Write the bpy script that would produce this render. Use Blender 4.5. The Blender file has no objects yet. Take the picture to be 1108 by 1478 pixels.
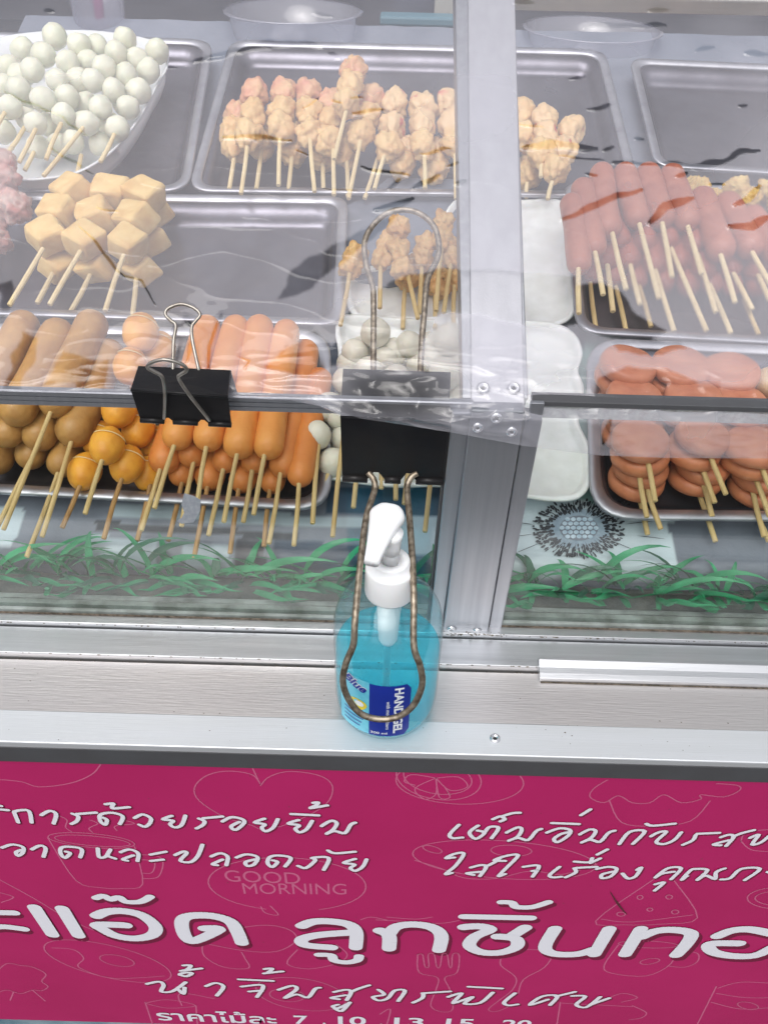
import bpy, bmesh, math, random
import numpy as np
from mathutils import Vector, noise
rnd = random.Random(7)
R = math.radians
S = bpy.context.scene
C = S.collection

# ------------------------------------------------------------------ camera
CAM = Vector((0, 0, 1.35)); FPX = 1150.0; PITCH = R(41.0); ROLL = R(1.6)
fd = Vector((0, math.cos(PITCH), -math.sin(PITCH)))
up0 = Vector((0, math.sin(PITCH), math.cos(PITCH))); rt0 = Vector((1, 0, 0))
rt = rt0*math.cos(ROLL) + up0*math.sin(ROLL)
up = up0*math.cos(ROLL) - rt0*math.sin(ROLL)
cd = bpy.data.cameras.new('camera'); cam = bpy.data.objects.new('camera', cd); C.objects.link(cam)
from mathutils import Matrix
M = Matrix((rt, up, -fd)).transposed().to_4x4(); M.translation = CAM
cam.matrix_world = M
cd.sensor_fit = 'VERTICAL'; cd.sensor_height = 36; cd.lens = 36*FPX/1478
cd.clip_start = 0.02; cd.clip_end = 500
S.camera = cam
# ------------------------------------------------------------------ sky and sun (overcast)
SUN_EL, SUN_AZ = R(62), R(200)
w = bpy.data.worlds.new('World'); S.world = w; w.use_nodes = True
nt = w.node_tree; nt.nodes.clear()
sky = nt.nodes.new('ShaderNodeTexSky'); sky.sky_type = 'NISHITA'; sky.sun_disc = False
sky.sun_elevation = SUN_EL; sky.sun_rotation = SUN_AZ; sky.dust_density = 4; sky.air_density = 1.0; sky.ozone_density = 1.0
hs = nt.nodes.new('ShaderNodeHueSaturation'); hs.inputs['Saturation'].default_value = 0.22
bg = nt.nodes.new('ShaderNodeBackground'); bg.inputs[1].default_value = 0.15
wo = nt.nodes.new('ShaderNodeOutputWorld')
nt.links.new(sky.outputs[0], hs.inputs['Color']); nt.links.new(hs.outputs[0], bg.inputs[0]); nt.links.new(bg.outputs[0], wo.inputs[0])
sd = bpy.data.lights.new('sun', 'SUN'); sd.energy = 0.75; sd.angle = R(45); sd.color = (1, .97, .93)
so = bpy.data.objects.new('sun', sd); C.objects.link(so)
sv = Vector((math.cos(SUN_EL)*math.sin(SUN_AZ), math.cos(SUN_EL)*math.cos(SUN_AZ), math.sin(SUN_EL)))
so.rotation_euler = sv.to_track_quat('Z', 'Y').to_euler(); so.location = (0, -2, 4)
S.view_settings.view_transform = 'Standard'; S.view_settings.look = 'None'
S.view_settings.exposure = 0.38; S.view_settings.gamma = 1.0
S.render.engine = 'CYCLES'
S.cycles.transparent_max_bounces = 24; S.cycles.max_bounces = 12; S.cycles.transmission_bounces = 10
S.cycles.glossy_bounces = 5; S.cycles.diffuse_bounces = 4

# ------------------------------------------------------------------ pixel of the photo -> point on a real plane
def ray(px, py): return fd + rt*((px-554)/FPX) + up*((739-py)/FPX)
def onP(px, py, n, d):          # plane n.p = d
    r = ray(px, py); t = (d - n.dot(CAM))/n.dot(r); return CAM + r*t
def onY(px, py, Y): return onP(px, py, Vector((0, 1, 0)), Y)
def onZ(px, py, z): return onP(px, py, Vector((0, 0, 1)), z)
TS = .325
def onT(px, py, h=0.0): return onP(px, py, Vector((0, -TS, 1)), .92 - TS*.44 + h)      # the sloping display floor
FS = .625
def onF(px, py, h=0.0): return onP(px, py, Vector((0, -FS, 1)), 1.088 - FS*.40 + h)    # the sloping film
def depth(p): return (p-CAM).dot(fd)
def m_px(p, px): return px*depth(p)/FPX
TN = Vector((0, -TS, 1)).normalized(); FN = Vector((0, -FS, 1)).normalized()

# ------------------------------------------------------------------ materials
MAT = {}
def node_mat(name):
    m = bpy.data.materials.new(name); m.use_nodes = True; n = m.node_tree; MAT[name] = m
    return m, n, n.nodes['Principled BSDF'], n.nodes['Material Output']
def mat(name, col, rough=.5, metal=0, col2=None, nscale=40, ndist=.5, bump=0, bscale=120, sss=0, stretch=None, spec=.5, coat=0, alpha_trans=0, lo=.35, hi=.65, bdist=.001):
    m, n, b, o = node_mat(name)
    b.inputs['Base Color'].default_value = (*col, 1); b.inputs['Roughness'].default_value = rough
    b.inputs['Metallic'].default_value = metal; b.inputs['Specular IOR Level'].default_value = spec
    b.inputs['Coat Weight'].default_value = coat
    if sss:
        b.inputs['Subsurface Weight'].default_value = sss; b.inputs['Subsurface Radius'].default_value = (1, .5, .25)
        b.inputs['Subsurface Scale'].default_value = .006
    tc = n.nodes.new('ShaderNodeTexCoord'); mp = n.nodes.new('ShaderNodeMapping')
    n.links.new(tc.outputs['Object'], mp.inputs[0])
    if stretch: mp.inputs['Scale'].default_value = stretch
    if col2:
        t = n.nodes.new('ShaderNodeTexNoise'); t.inputs['Scale'].default_value = nscale; t.inputs['Detail'].default_value = 6
        n.links.new(mp.outputs[0], t.inputs['Vector'])
        r = n.nodes.new('ShaderNodeValToRGB'); r.color_ramp.elements[0].position = lo; r.color_ramp.elements[1].position = hi
        r.color_ramp.elements[0].color = (*col, 1); r.color_ramp.elements[1].color = (*col2, 1)
        n.links.new(t.outputs[0], r.inputs[0]); n.links.new(r.outputs[0], b.inputs['Base Color'])
        if metal:
            mr = n.nodes.new('ShaderNodeMapRange'); mr.inputs[3].default_value = rough*.8; mr.inputs[4].default_value = min(1, rough*1.35)
            n.links.new(t.outputs[0], mr.inputs[0]); n.links.new(mr.outputs[0], b.inputs['Roughness'])
    if bump:
        t = n.nodes.new('ShaderNodeTexNoise'); t.inputs['Scale'].default_value = bscale; t.inputs['Detail'].default_value = 5
        n.links.new(mp.outputs[0], t.inputs['Vector'])
        bp = n.nodes.new('ShaderNodeBump'); bp.inputs['Strength'].default_value = bump; bp.inputs['Distance'].default_value = bdist
        n.links.new(t.outputs[0], bp.inputs['Height']); n.links.new(bp.outputs[0], b.inputs['Normal'])
    return m
mat('alu', (.62, .63, .65), .32, .9, (.50, .51, .53), 30, bump=.15, bscale=300, stretch=(.15, 6, 6))
mat('alu_post', (.42, .43, .46), .38, .85, (.36, .37, .40), 30, bump=.12, bscale=300, stretch=(6, 6, .15))
mat('alu_white', (.66, .68, .70), .42, .55, (.68, .70, .73), 20, bump=.1, bscale=200, stretch=(.2, 5, 5))
mat('alu_strip', (.50, .50, .53), .42, .6, (.45, .45, .48), 20, bump=.1, bscale=200, stretch=(5, .3, 5))
mat('steel_ledge', (.66, .63, .62), .40, .8, (.58, .55, .55), 5, bump=.25, bscale=200, stretch=(.25, 4, 4))
mat('dark_alu', (.085, .088, .095), .5, .2, (.075, .075, .08), 30)
mat('tray_rim', (.56, .56, .60), .38, .9, (.38, .38, .42), 30, bump=.2, bscale=60)
mat('tray', (.17, .165, .195), .28, .92, (.11, .105, .125), 18, bump=.25, bscale=25, bdist=.003)
mat('tray_worn', (.15, .13, .13), .32, .9, (.08, .07, .07), 14, bump=.4, bscale=30, bdist=.003)
mat('black_metal', (.008, .008, .010), .34, 0, (.016, .015, .015), 25, bump=.1, bscale=250, spec=.22)
mat('wire', (.38, .36, .33), .35, .9, (.26, .23, .20), 120)
mat('wire_old', (.16, .125, .09), .42, .85, (.42, .36, .28), 260, bump=.5, bscale=600, bdist=.0004)
mat('tape_grey', (.30, .32, .35), .6, 0, (.22, .24, .27), 300)
mat('rivet', (.75, .75, .77), .25, .95)
mat('black_hole', (.01, .01, .01), .6)
mat('grime', (.035, .028, .02), .9, 0, (.16, .13, .1), 400)
mat('cloth_grey', (.26, .28, .34), .55, 0, (.15, .165, .21), 14, bump=.5, bscale=25, bdist=.004)
mat('print_pale', (.50, .58, .64), .5, 0, (.36, .43, .50), 30)
mat('print_mid', (.20, .27, .34), .5, 0, (.30, .38, .45), 200)
mat('print_slate', (.13, .15, .19), .5, 0, (.19, .21, .26), 30)
mat('print_dark', (.018, .022, .03), .5)
mat('print_navy', (.02, .045, .09), .5, 0, (.012, .02, .04), 20)
mat('print_teal', (.22, .40, .36), .5, 0, (.08, .19, .19), 30)
mat('print_blue', (.30, .42, .52), .45, 0, (.5, .6, .68), 200)
mat('floor_metal', (.42, .46, .45), .5, .3, (.2, .22, .2), 60)
mat('soil', (.15, .145, .125), .9, 0, (.07, .085, .07), 60, bump=.5, bscale=300)
mat('white_plate', (.87, .88, .86), .4, 0, (.76, .77, .74), 60, bump=.25, bscale=60, sss=.1, bdist=.002)
mat('white_foam', (.74, .75, .76), .55, 0, (.70, .71, .73), 60, bump=.3, bscale=80, sss=.1)
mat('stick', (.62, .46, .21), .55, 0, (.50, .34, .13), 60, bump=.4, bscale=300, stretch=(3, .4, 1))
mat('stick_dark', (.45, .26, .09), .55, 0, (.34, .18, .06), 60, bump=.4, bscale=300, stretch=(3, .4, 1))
mat('stick_pale', (.74, .60, .34), .6, 0, (.66, .50, .25), 60, bump=.5, bscale=300)
def food(name, c1, c2, rough=.43, ns=60, b=.6, bs=240, sss=.25, coat=.0, **k): return mat(name, c1, rough, 0, c2, ns, bump=b, bscale=bs, sss=sss, coat=coat, **k)
food('f_mustard', (.50, .27, .075), (.36, .17, .04), b=.9, bs=110)
food('f_yellow', (.84, .40, .035), (.66, .25, .018), b=.9, bs=110)
food('f_slice', (.82, .62, .30), (.8, .6, .3))
food('f_orange', (.80, .35, .08), (.68, .24, .045), ns=30, b=.9, bs=110)
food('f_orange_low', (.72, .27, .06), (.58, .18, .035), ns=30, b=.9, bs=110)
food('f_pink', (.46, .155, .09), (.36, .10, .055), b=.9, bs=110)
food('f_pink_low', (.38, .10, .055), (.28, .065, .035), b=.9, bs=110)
food('f_patty', (.60, .225, .10), (.48, .155, .065), b=.6, bs=120)
food('f_patty_top', (.60, .24, .13), (.48, .16, .08), b=.6, bs=120)
food('f_beige', (.70, .52, .33), (.62, .42, .25), b=.6)
food('f_white', (.80, .79, .64), (.68, .69, .54), b=.9, bs=170)
food('f_grey', (.72, .69, .58), (.60, .57, .47), b=.9, bs=170)
food('f_tofu', (.78, .56, .23), (.68, .42, .14), rough=.55, b=.7, bs=90)
food('f_meat', (.72, .50, .23), (.64, .38, .16), rough=.5, b=.7, bs=120, ns=60)
food('f_crab', (.72, .50, .27), (.60, .13, .10), rough=.45, b=.5, ns=55, lo=.60, hi=.68)
food('f_meat_pink', (.70, .46, .24), (.62, .28, .17), rough=.5, b=.7, bs=120, ns=60)
food('f_chick', (.64, .41, .16), (.50, .25, .07), rough=.5, b=.8, bs=120, ns=60)
food('f_popcorn', (.55, .43, .38), (.50, .21, .18), rough=.6, b=1, bs=160, ns=70)
food('f_batter', (.66, .48, .18), (.50, .30, .08), rough=.6, b=1, bs=160, ns=70)
mat('sign_pink', (.46, .014, .125), .5, 0, (.42, .012, .110), 8, bump=.05, bscale=900)
mat('sign_shadow', (.17, .007, .042), .55)
mat('sign_white', (.78, .78, .84), .5)
mat('sign_doodle', (.56, .13, .25), .5)
mat('sign_scratch', (.10, .02, .03), .6)
mat('panel_blue', (.10, .20, .26), .4, 0, (.3, .4, .45), 20)
mat('pump_white', (.80, .81, .82), .32, sss=.1)
mat('tube_white', (.62, .78, .82), .4)
mat('label_blue', (.008, .028, .30), .35)
mat('label_sky', (.10, .50, .68), .35, 0, (.2, .66, .8), 90)
mat('label_white', (.80, .84, .88), .4)
mat('label_yellow', (.75, .62, .05), .4)
mat('leaf', (.010, .20, .080), .42, 0, (.030, .33, .14), 40, bump=.3, bscale=60, sss=.1, spec=.4)
mat('leaf_dark', (.006, .085, .045), .45, 0, (.012, .12, .06), 40, bump=.3, bscale=60)
mat('back_dark', (.075, .078, .095), .4, .2, (.05, .052, .065), 5)
mat('back_blue', (.22, .27, .38), .45, 0, (.18, .22, .32), 12)
mat('back_beige', (.50, .48, .45), .5, .2, (.42, .41, .38), 18)
mat('teal', (.10, .20, .25), .5)
mat('straw', (.72, .14, .36), .35)
mat('asphalt', (.06, .06, .062), .9, 0, (.04, .04, .042), 60, bump=.6, bscale=200)
mat('body_white', (.5, .5, .52), .5)

def thin_glass(name, tint, base, gloss_rough=.02, haze=0, hazecol=(.8, .8, .82), bump=0, bscale=8, attr=None, nz=0, bdist=.004):
    m, n, b, o = node_mat(name); n.nodes.remove(b); L = n.links.new
    tr = n.nodes.new('ShaderNodeBsdfTransparent'); tr.inputs[0].default_value = (*tint, 1)
    gl = n.nodes.new('ShaderNodeBsdfGlossy'); gl.inputs['Roughness'].default_value = gloss_rough
    fr = n.nodes.new('ShaderNodeLayerWeight'); fr.inputs[0].default_value = .5
    pw = n.nodes.new('ShaderNodeMath'); pw.operation = 'POWER'; pw.inputs[1].default_value = 5; L(fr.outputs['Facing'], pw.inputs[0])
    ad = n.nodes.new('ShaderNodeMath'); ad.operation = 'MULTIPLY_ADD'; ad.inputs[1].default_value = .9; ad.inputs[2].default_value = base+.03
    ad.use_clamp = True
    L(pw.outputs[0], ad.inputs[0])
    cur = tr.outputs[0]
    if haze:
        df = n.nodes.new('ShaderNodeBsdfDiffuse'); df.inputs[0].default_value = (*hazecol, 1)
        tl = n.nodes.new('ShaderNodeBsdfTranslucent'); tl.inputs[0].default_value = (*hazecol, 1)
        m2 = n.nodes.new('ShaderNodeMixShader'); m2.inputs[0].default_value = .35
        L(df.outputs[0], m2.inputs[1]); L(tl.outputs[0], m2.inputs[2])
        mh = n.nodes.new('ShaderNodeMixShader')
        v = n.nodes.new('ShaderNodeMath'); v.operation = 'MULTIPLY'; v.inputs[0].default_value = haze; v.inputs[1].default_value = 1
        if attr:
            at = n.nodes.new('ShaderNodeAttribute'); at.attribute_name = attr; L(at.outputs['Fac'], v.inputs[1])
        if nz:
            tc = n.nodes.new('ShaderNodeTexCoord'); t = n.nodes.new('ShaderNodeTexNoise'); t.inputs['Scale'].default_value = nz; t.inputs['Detail'].default_value = 5
            L(tc.outputs['Object'], t.inputs['Vector'])
            mr = n.nodes.new('ShaderNodeMapRange'); mr.inputs[1].default_value = .3; mr.inputs[2].default_value = .7; mr.inputs[3].default_value = .72; mr.inputs[4].default_value = 1.28
            L(t.outputs[0], mr.inputs[0]); v2 = n.nodes.new('ShaderNodeMath'); v2.operation = 'MULTIPLY'; v2.use_clamp = True
            L(v.outputs[0], v2.inputs[0]); L(mr.outputs[0], v2.inputs[1]); v = v2
        L(v.outputs[0], mh.inputs[0]); L(cur, mh.inputs[1]); L(m2.outputs[0], mh.inputs[2]); cur = mh.outputs[0]
    mg = n.nodes.new('ShaderNodeMixShader'); L(ad.outputs[0], mg.inputs[0]); L(cur, mg.inputs[1]); L(gl.outputs[0], mg.inputs[2])
    if bump:
        tc = n.nodes.new('ShaderNodeTexCoord'); t = n.nodes.new('ShaderNodeTexNoise'); t.inputs['Scale'].default_value = bscale; t.inputs['Detail'].default_value = 3
        L(tc.outputs['Object'], t.inputs['Vector'])
        bp = n.nodes.new('ShaderNodeBump'); bp.inputs['Strength'].default_value = bump; bp.inputs['Distance'].default_value = bdist
        L(t.outputs[0], bp.inputs['Height']); L(bp.outputs[0], gl.inputs['Normal']); L(bp.outputs[0], fr.inputs['Normal'])
    L(mg.outputs[0], o.inputs[0]); return m
thin_glass('pane_glass', (.965, .985, .972), .012, -.018)
thin_glass('film', (.97, .97, .98), .015, .008, haze=.275, hazecol=(.80, .79, .87), bump=.5, bscale=14, attr='haze', nz=7)  # haze: milky film plus sky reflection painted in as pale scatter
thin_glass('residue', (.8, .82, .82), .02, .3, haze=.75, hazecol=(.5, .52, .52), nz=260)
thin_glass('clear_plastic', (.86, .87, .92), .05, .06, haze=.30, hazecol=(.8, .8, .9))
thin_glass('bottle_plastic', (.90, .97, .985), .02, .04, haze=.06, hazecol=(.7, .9, .95))
m, n, b, o = node_mat('gel')      # blue gel: tinted clear body with a soft glow of scattered light
b.inputs['Base Color'].default_value = (.06, .80, .96, 1); b.inputs['Roughness'].default_value = .12
b.inputs['Transmission Weight'].default_value = .55; b.inputs['IOR'].default_value = 1.2
tr = n.nodes.new('ShaderNodeBsdfTransparent'); tr.inputs[0].default_value = (.46, .955, 1.0, 1)
tl = n.nodes.new('ShaderNodeBsdfDiffuse'); tl.inputs[0].default_value = (.04, .66, .88, 1)
a1 = n.nodes.new('ShaderNodeMixShader'); a1.inputs[0].default_value = .14
a2 = n.nodes.new('ShaderNodeMixShader'); a2.inputs[0].default_value = .13
n.links.new(tr.outputs[0], a1.inputs[1]); n.links.new(b.outputs[0], a1.inputs[2])
n.links.new(a1.outputs[0], a2.inputs[1]); n.links.new(tl.outputs[0], a2.inputs[2]); n.links.new(a2.outputs[0], o.inputs[0])

# ------------------------------------------------------------------ objects
ORG = {}
def tagp(o, label=None, cat=None, group=None, kind=None):
    if label: o['label'] = label
    if cat: o['category'] = cat
    if group: o['group'] = group
    if kind: o['kind'] = kind
    return o
def thing(name, label, cat, loc=(0, 0, 0), group=None):
    o = bpy.data.objects.new(name, None); C.objects.link(o); o.location = loc; o.empty_display_size = .02
    ORG[o.name] = Vector(loc); return tagp(o, label, cat, group)
def link_mesh(name, me, material, parent=None, smooth=False, org=None):
    o = bpy.data.objects.new(name, me); C.objects.link(o)
    if material: me.materials.append(MAT[material])
    if smooth: me.polygons.foreach_set('use_smooth', [True]*len(me.polygons))
    if parent: o.parent = parent; ORG[o.name] = ORG[parent.name]
    else: o.location = org or (0, 0, 0); ORG[o.name] = Vector(org or (0, 0, 0))
    return o
class MB:
    def __init__(s): s.v = []; s.f = []
    def add(s, vs, fs):
        k = len(s.v); s.v += [Vector(v) for v in vs]; s.f += [tuple(i+k for i in f) for f in fs]; return s
    def box(s, lo, hi):
        x0, y0, z0 = lo; x1, y1, z1 = hi
        return s.add([(x0,y0,z0),(x1,y0,z0),(x1,y1,z0),(x0,y1,z0),(x0,y0,z1),(x1,y0,z1),(x1,y1,z1),(x0,y1,z1)],
                     [(0,3,2,1),(4,5,6,7),(0,1,5,4),(1,2,6,5),(2,3,7,6),(3,0,4,7)])
    def prism(s, poly, d):                # polygon of points, extruded by vector d
        n_ = len(poly); d = Vector(d); P = [Vector(p) for p in poly]
        return s.add(P+[p+d for p in P], [tuple(range(n_))[::-1], tuple(range(n_, 2*n_))]+[(i, (i+1) % n_, n_+(i+1) % n_, n_+i) for i in range(n_)])
    def flat(s, poly): return s.add(poly, [tuple(range(len(poly)))])
    def tube(s, pts, rad, seg=10, caps=True):
        pts = [Vector(p) for p in pts]; n_ = len(pts)
        if not hasattr(rad, '__len__'): rad = [rad]*n_
        T = [(pts[min(i+1, n_-1)]-pts[max(i-1, 0)]).normalized() for i in range(n_)]
        a = T[0].orthogonal().normalized(); rings = []
        for i in range(n_):
            a = (a - T[i]*a.dot(T[i])).normalized(); b_ = T[i].cross(a)
            rings.append([pts[i]+(a*math.cos(2*math.pi*k/seg)+b_*math.sin(2*math.pi*k/seg))*rad[i] for k in range(seg)])
        vs = [v for r_ in rings for v in r_]; fs = []
        for i in range(n_-1):
            for k in range(seg):
                fs.append((i*seg+k, i*seg+(k+1) % seg, (i+1)*seg+(k+1) % seg, (i+1)*seg+k))
        if caps: fs += [tuple(range(seg))[::-1], tuple(range((n_-1)*seg, n_*seg))]
        return s.add(vs, fs)
    def lathe(s, prof, c, seg=40, axis=None, caps=True):    # prof: (radius, height) about c
        c = Vector(c); ax = Vector(axis or (0, 0, 1)).normalized(); a = ax.orthogonal().normalized(); b_ = ax.cross(a); vs = []; fs = []
        for r_, h in prof:
            for k in range(seg):
                t = 2*math.pi*k/seg; vs.append(c+ax*h+(a*math.cos(t)+b_*math.sin(t))*r_)
        n_ = len(prof)
        for i in range(n_-1):
            for k in range(seg): fs.append((i*seg+k, i*seg+(k+1) % seg, (i+1)*seg+(k+1) % seg, (i+1)*seg+k))
        if caps: fs += [tuple(range(seg))[::-1], tuple(range((n_-1)*seg, n_*seg))]
        return s.add(vs, fs)
    def build(s, name, material, parent=None, smooth=False, bevel=0, sub=0):
        if parent: org = ORG[parent.name]
        else:
            lo = Vector([min(v[i] for v in s.v) for i in range(3)]); hi = Vector([max(v[i] for v in s.v) for i in range(3)])
            org = Vector(((lo.x+hi.x)/2, (lo.y+hi.y)/2, lo.z))
        me = bpy.data.meshes.new(name); me.from_pydata([v-org for v in s.v], [], s.f); me.update()
        o = link_mesh(name, me, material, parent, smooth, None if parent else org)
        if bevel:
            bv = o.modifiers.new('bevel', 'BEVEL'); bv.width = bevel; bv.segments = 2; bv.limit_method = 'ANGLE'
        if sub:
            sb = o.modifiers.new('sub', 'SUBSURF'); sb.levels = sb.render_levels = sub
        return o

def smooth_line(pts, per=5):
    P = [Vector(p) for p in pts]
    if len(P) < 3: return P
    out = []
    for i in range(len(P)-1):
        p0 = P[max(i-1, 0)]; p1 = P[i]; p2 = P[i+1]; p3 = P[min(i+2, len(P)-1)]
        for k in range(per):
            t = k/per; out.append(.5*((2*p1)+(p2-p0)*t+(2*p0-5*p1+4*p2-p3)*t*t+(3*p1-p0-3*p2+p3)*t**3))
    out.append(P[-1]); return out

# ================================================================== SETTING
def struct(o): return tagp(o, kind='structure')
struct(MB().box((-30, -30, -.05), (30, 30, 0)).build('ground', 'asphalt'))

ZB, ZS2, ZLED = .894, .890, .884
def yz(py, z, px=420): return onZ(px, py, z).y
Y893, Y906, Y951, Y1032, Y1080 = .3995, yz(909, ZB), yz(954, ZS2), yz(1038, ZLED), yz(1085, ZLED)
case = thing('display_case', 'silver aluminium and glass street food display case holding the trays of skewers', 'display case', (0, .4, ZLED-.9+.0))
XL, XR = -.75, .95
MB().box((XL, Y906+.0006, ZLED-.02), (XR, .418, ZB)).build('glass_channel', 'alu', case, bevel=.0008)
MB().box((XL, Y951+.0008, ZLED-.02), (XR, Y906-.0004, ZS2)).build('lower_channel', 'alu', case, bevel=.0008)
MB().box((XL, Y951-.0009, ZLED-.01), (XR, Y951+.0009, ZLED-.002)).build('joint_seal', 'grime', case)
MB().box((XL, Y1032-.004, ZLED-.012), (XR, Y951-.0008, ZLED)).build('ledge', 'steel_ledge', case)
MB().box((XL, Y1080, ZLED-.004), (XR, Y1032, ZLED+.0022)).build('front_edge_trim', 'alu_white', case, bevel=.0008)
zf0 = onY(420, 1112, Y1080-.0006).z
MB().box((XL, Y1080, zf0), (XR, Y1080+.012, ZLED-.0042)).build('front_fascia', 'dark_alu', case, bevel=.0006)
# grime crumbs along the joints
g = MB()
for i in range(260):
    x = rnd.uniform(-.3, .33) if i < 200 else rnd.gauss(.06, .02)
    y, z = rnd.choice([(Y906, ZB), (Y951+.001, ZS2), (Y951, ZLED)]) if i < 200 else (Y906+rnd.uniform(-.001, .003), ZB)
    s_ = rnd.uniform(.0002, .0007); st_ = rnd.uniform(1, 3.2); n8 = 7
    ring = [Vector((x+s_*st_*math.cos(t)*rnd.uniform(.6, 1.2), y-.0003+s_*.8*math.sin(t)*rnd.uniform(.6, 1.2), z-.0002)) for t in [2*math.pi*k/n8 for k in range(n8)]]
    g.add(ring+[Vector((x, y, z+s_*.5))], [(k, (k+1) % n8, n8) for k in range(n8)])
tagp(g.build('grime_crumb', 'grime', case), kind='stuff')
# dark sealing strip where the glass sits
MB().box((XL, .3985, ZB-.001), (XR, .4012, ZB+.0030)).build('glass_seal', 'floor_metal', case)
MB().box((XL, .3965, ZB), (XR, .3975, ZB+.0014)).build('seal_lip', 'grime', case)
# raised angle strip on the right
xa = onZ(776, 975, ZLED).x
ya, yb = onZ(900, 961, ZLED+.006).y, onZ(900, 988, ZLED).y
a_ = MB().prism([(xa, yb, ZLED+.0002), (xa, yb, ZLED+.0045), (xa, yb+.004, ZLED+.006), (xa, (ya+yb)/2+.002, ZLED+.007), (xa, ya, ZLED+.0105), (xa, ya+.002, ZLED+.0105), (xa, ya+.002, ZLED+.0002)], (XR-xa, 0, 0))
a_.build('angle_strip', 'alu', case, bevel=.0004)
MB().box((xa+.001, yb-.0008, ZLED+.0001), (XR, yb-.0001, ZLED+.0009)).build('angle_joint', 'grime', case)
MB().box((xa+.001, ya+.0025, ZS2-.002), (XR, ya+.0034, ZS2+.0002)).build('angle_joint', 'grime', case)

# inner floor of the case and body
MB().box((XL, .4181, ZB-.03), (XR, 1.9, ZB-.004)).build('case_floor', 'soil', case)
MB().box((XL, .4040, ZB+.0002), (XR, .4085, ZB+.004)).build('inner_flange', 'floor_metal', case)
MB().box((XL, .4105, ZB+.0002), (XR, .4145, ZB+.003)).build('inner_flange', 'floor_metal', case)
MB().box((XL, Y1080+.014, .25), (XR, 1.85, ZLED-.031)).build('cart_body', 'body_white', case)

# glass panes
zt = onY(240, 592, .4003).z
post_l = onY(652, 600, .4).x; post_r = onY(778, 600, .4).x
def pane(x0, x1, z1, lab):
    MB().box((x0, .4015, ZB+.0005), (x1, .4038, z1)).build('glass_pane', 'pane_glass', case)['label'] = lab
pane(XL, onY(690, 760, .4).x, zt, 'left front glass pane of the case')
pane(onY(700, 760, .4).x, XR, onY(900, 590, .4).z, 'right front glass pane of the case')
# left rail with grooves
RY = .4003
zr0, zr1 = onY(240, 590, RY).z, onY(240, 571, RY).z
hgt = zr1-zr0
prof = [(RY, zr0), (RY, zr0+hgt*.28), (RY+.001, zr0+hgt*.30), (RY+.001, zr0+hgt*.36), (RY, zr0+hgt*.38), (RY, zr0+hgt*.62), (RY+.001, zr0+hgt*.64), (RY+.001, zr0+hgt*.70), (RY, zr0+hgt*.72), (RY, zr1), (RY+.001, zr1+.0006), (RY+.0045, zr1+.0008), (RY+.0045, zr0)]
MB().prism([(XL, y, z) for y, z in prof], (onY(684, 590, .395).x-XL, 0, 0)).build('top_rail', 'alu_post', case)['label'] = 'grooved rail along the top of the left pane'
# right thin rail + residue strip
zq1, zq0 = onY(930, 583, .398).z, onY(930, 590, .398).z
xr0 = onY(768, 586, .398).x
MB().box((xr0, .3975, zq0), (XR, .408, zq1)).build('top_rail', 'dark_alu', case, bevel=.0004)['label'] = 'thin dark rail along the top of the right pane'
MB().box((xr0, .3985, onY(930, 607, .3985).z), (XR, .3992, zq0-.0002)).build('glue_residue', 'residue', case)
MB().box((xr0-.002, .394, onY(775, 606, .398).z), (xr0+.006, .397, zq1+.001)).build('end_cap', 'alu_post', case, bevel=.0004)

# torn scrap of grey tape stuck on the left pane
tp = [(266, 712), (280, 716), (290, 722), (289, 738), (283, 748), (280, 754), (262, 756), (255, 752), (262, 748), (266, 740), (262, 728)]
tagp(MB().prism([onY(x, y, .4011) for x, y in tp], (0, .0002, 0)).build('tape_scrap', 'tape_grey'), 'torn scrap of grey tape stuck inside the left glass among the orange hot dog sticks', 'tape')
# post
def plate(pp, Y, t, name, mt, lab=None, bev=.0008):
    P = [onY(x, y, Y) for x, y in pp]; o = MB().prism(P, (0, t, 0)).build(name, mt, case, bevel=bev)
    if lab: o['label'] = lab
    return o
plate([(680, 592), (757, 594), (704, 911), (639, 909)], .3935, .010, 'post', 'alu_post', 'wide flat post between the two panes')
plate([(652, 596), (679.4, 596), (638.2, 908), (619, 907)], .3962, .010, 'post_flange', 'alu_post')
plate([(757.8, 600), (783, 606), (723, 909), (704.8, 909)], .3960, .010, 'post_flange', 'alu_post')
plate([(648, 596), (651.5, 596), (618.6, 900), (615.5, 900)], .3985, .006, 'post_gasket', 'dark_alu')
# upper strip that carries on up the slope, under the film
P = [onF(x, y, -.001) for x, y in [(680, 590), (757, 592), (742, -40), (675, -40)]]
MB().prism(P, -FN*.003).build('sloping_strip', 'alu_strip', case, bevel=.0006)
P = [onF(x, y, -.0045) for x, y in [(667, 575), (762, 575), (741, -40), (656, -40)]]
MB().prism(P, -FN*.018).build('sloping_bar', 'alu_post', case, bevel=.0008)
# rivets
def rivet(p, nrm, r_=.0036, cross=False):
    nrm = Vector(nrm).normalized()
    o = MB().lathe([(r_, 0), (r_*.96, r_*.18), (r_*.72, r_*.36), (r_*.5, r_*.40), (r_*.42, r_*.22)], p, 20, nrm).build('rivet', 'rivet', case, smooth=True)
    if cross:
        a = nrm.orthogonal().normalized(); b2 = nrm.cross(a)
        for u, v_ in ((a, b2), (b2, a)):
            q = [p+nrm*r_*.24+u*x*r_*.42+v_*y*r_*.1 for x, y in ((-1, -1), (1, -1), (1, 1), (-1, 1))]
            MB().prism(q, nrm*r_*.03).build('slot', 'black_hole', o)
    else:
        MB().lathe([(r_*.24, 0), (r_*.24, r_*.26)], p, 12, nrm).build('hole', 'black_hole', o)
for q in [(697, 560), (741, 560)]: rivet(onF(*q, .0), FN, .0040)
for q in [(689, 617), (738, 623)]: rivet(onY(*q, .3934), (0, -1, 0), .0036)
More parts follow.
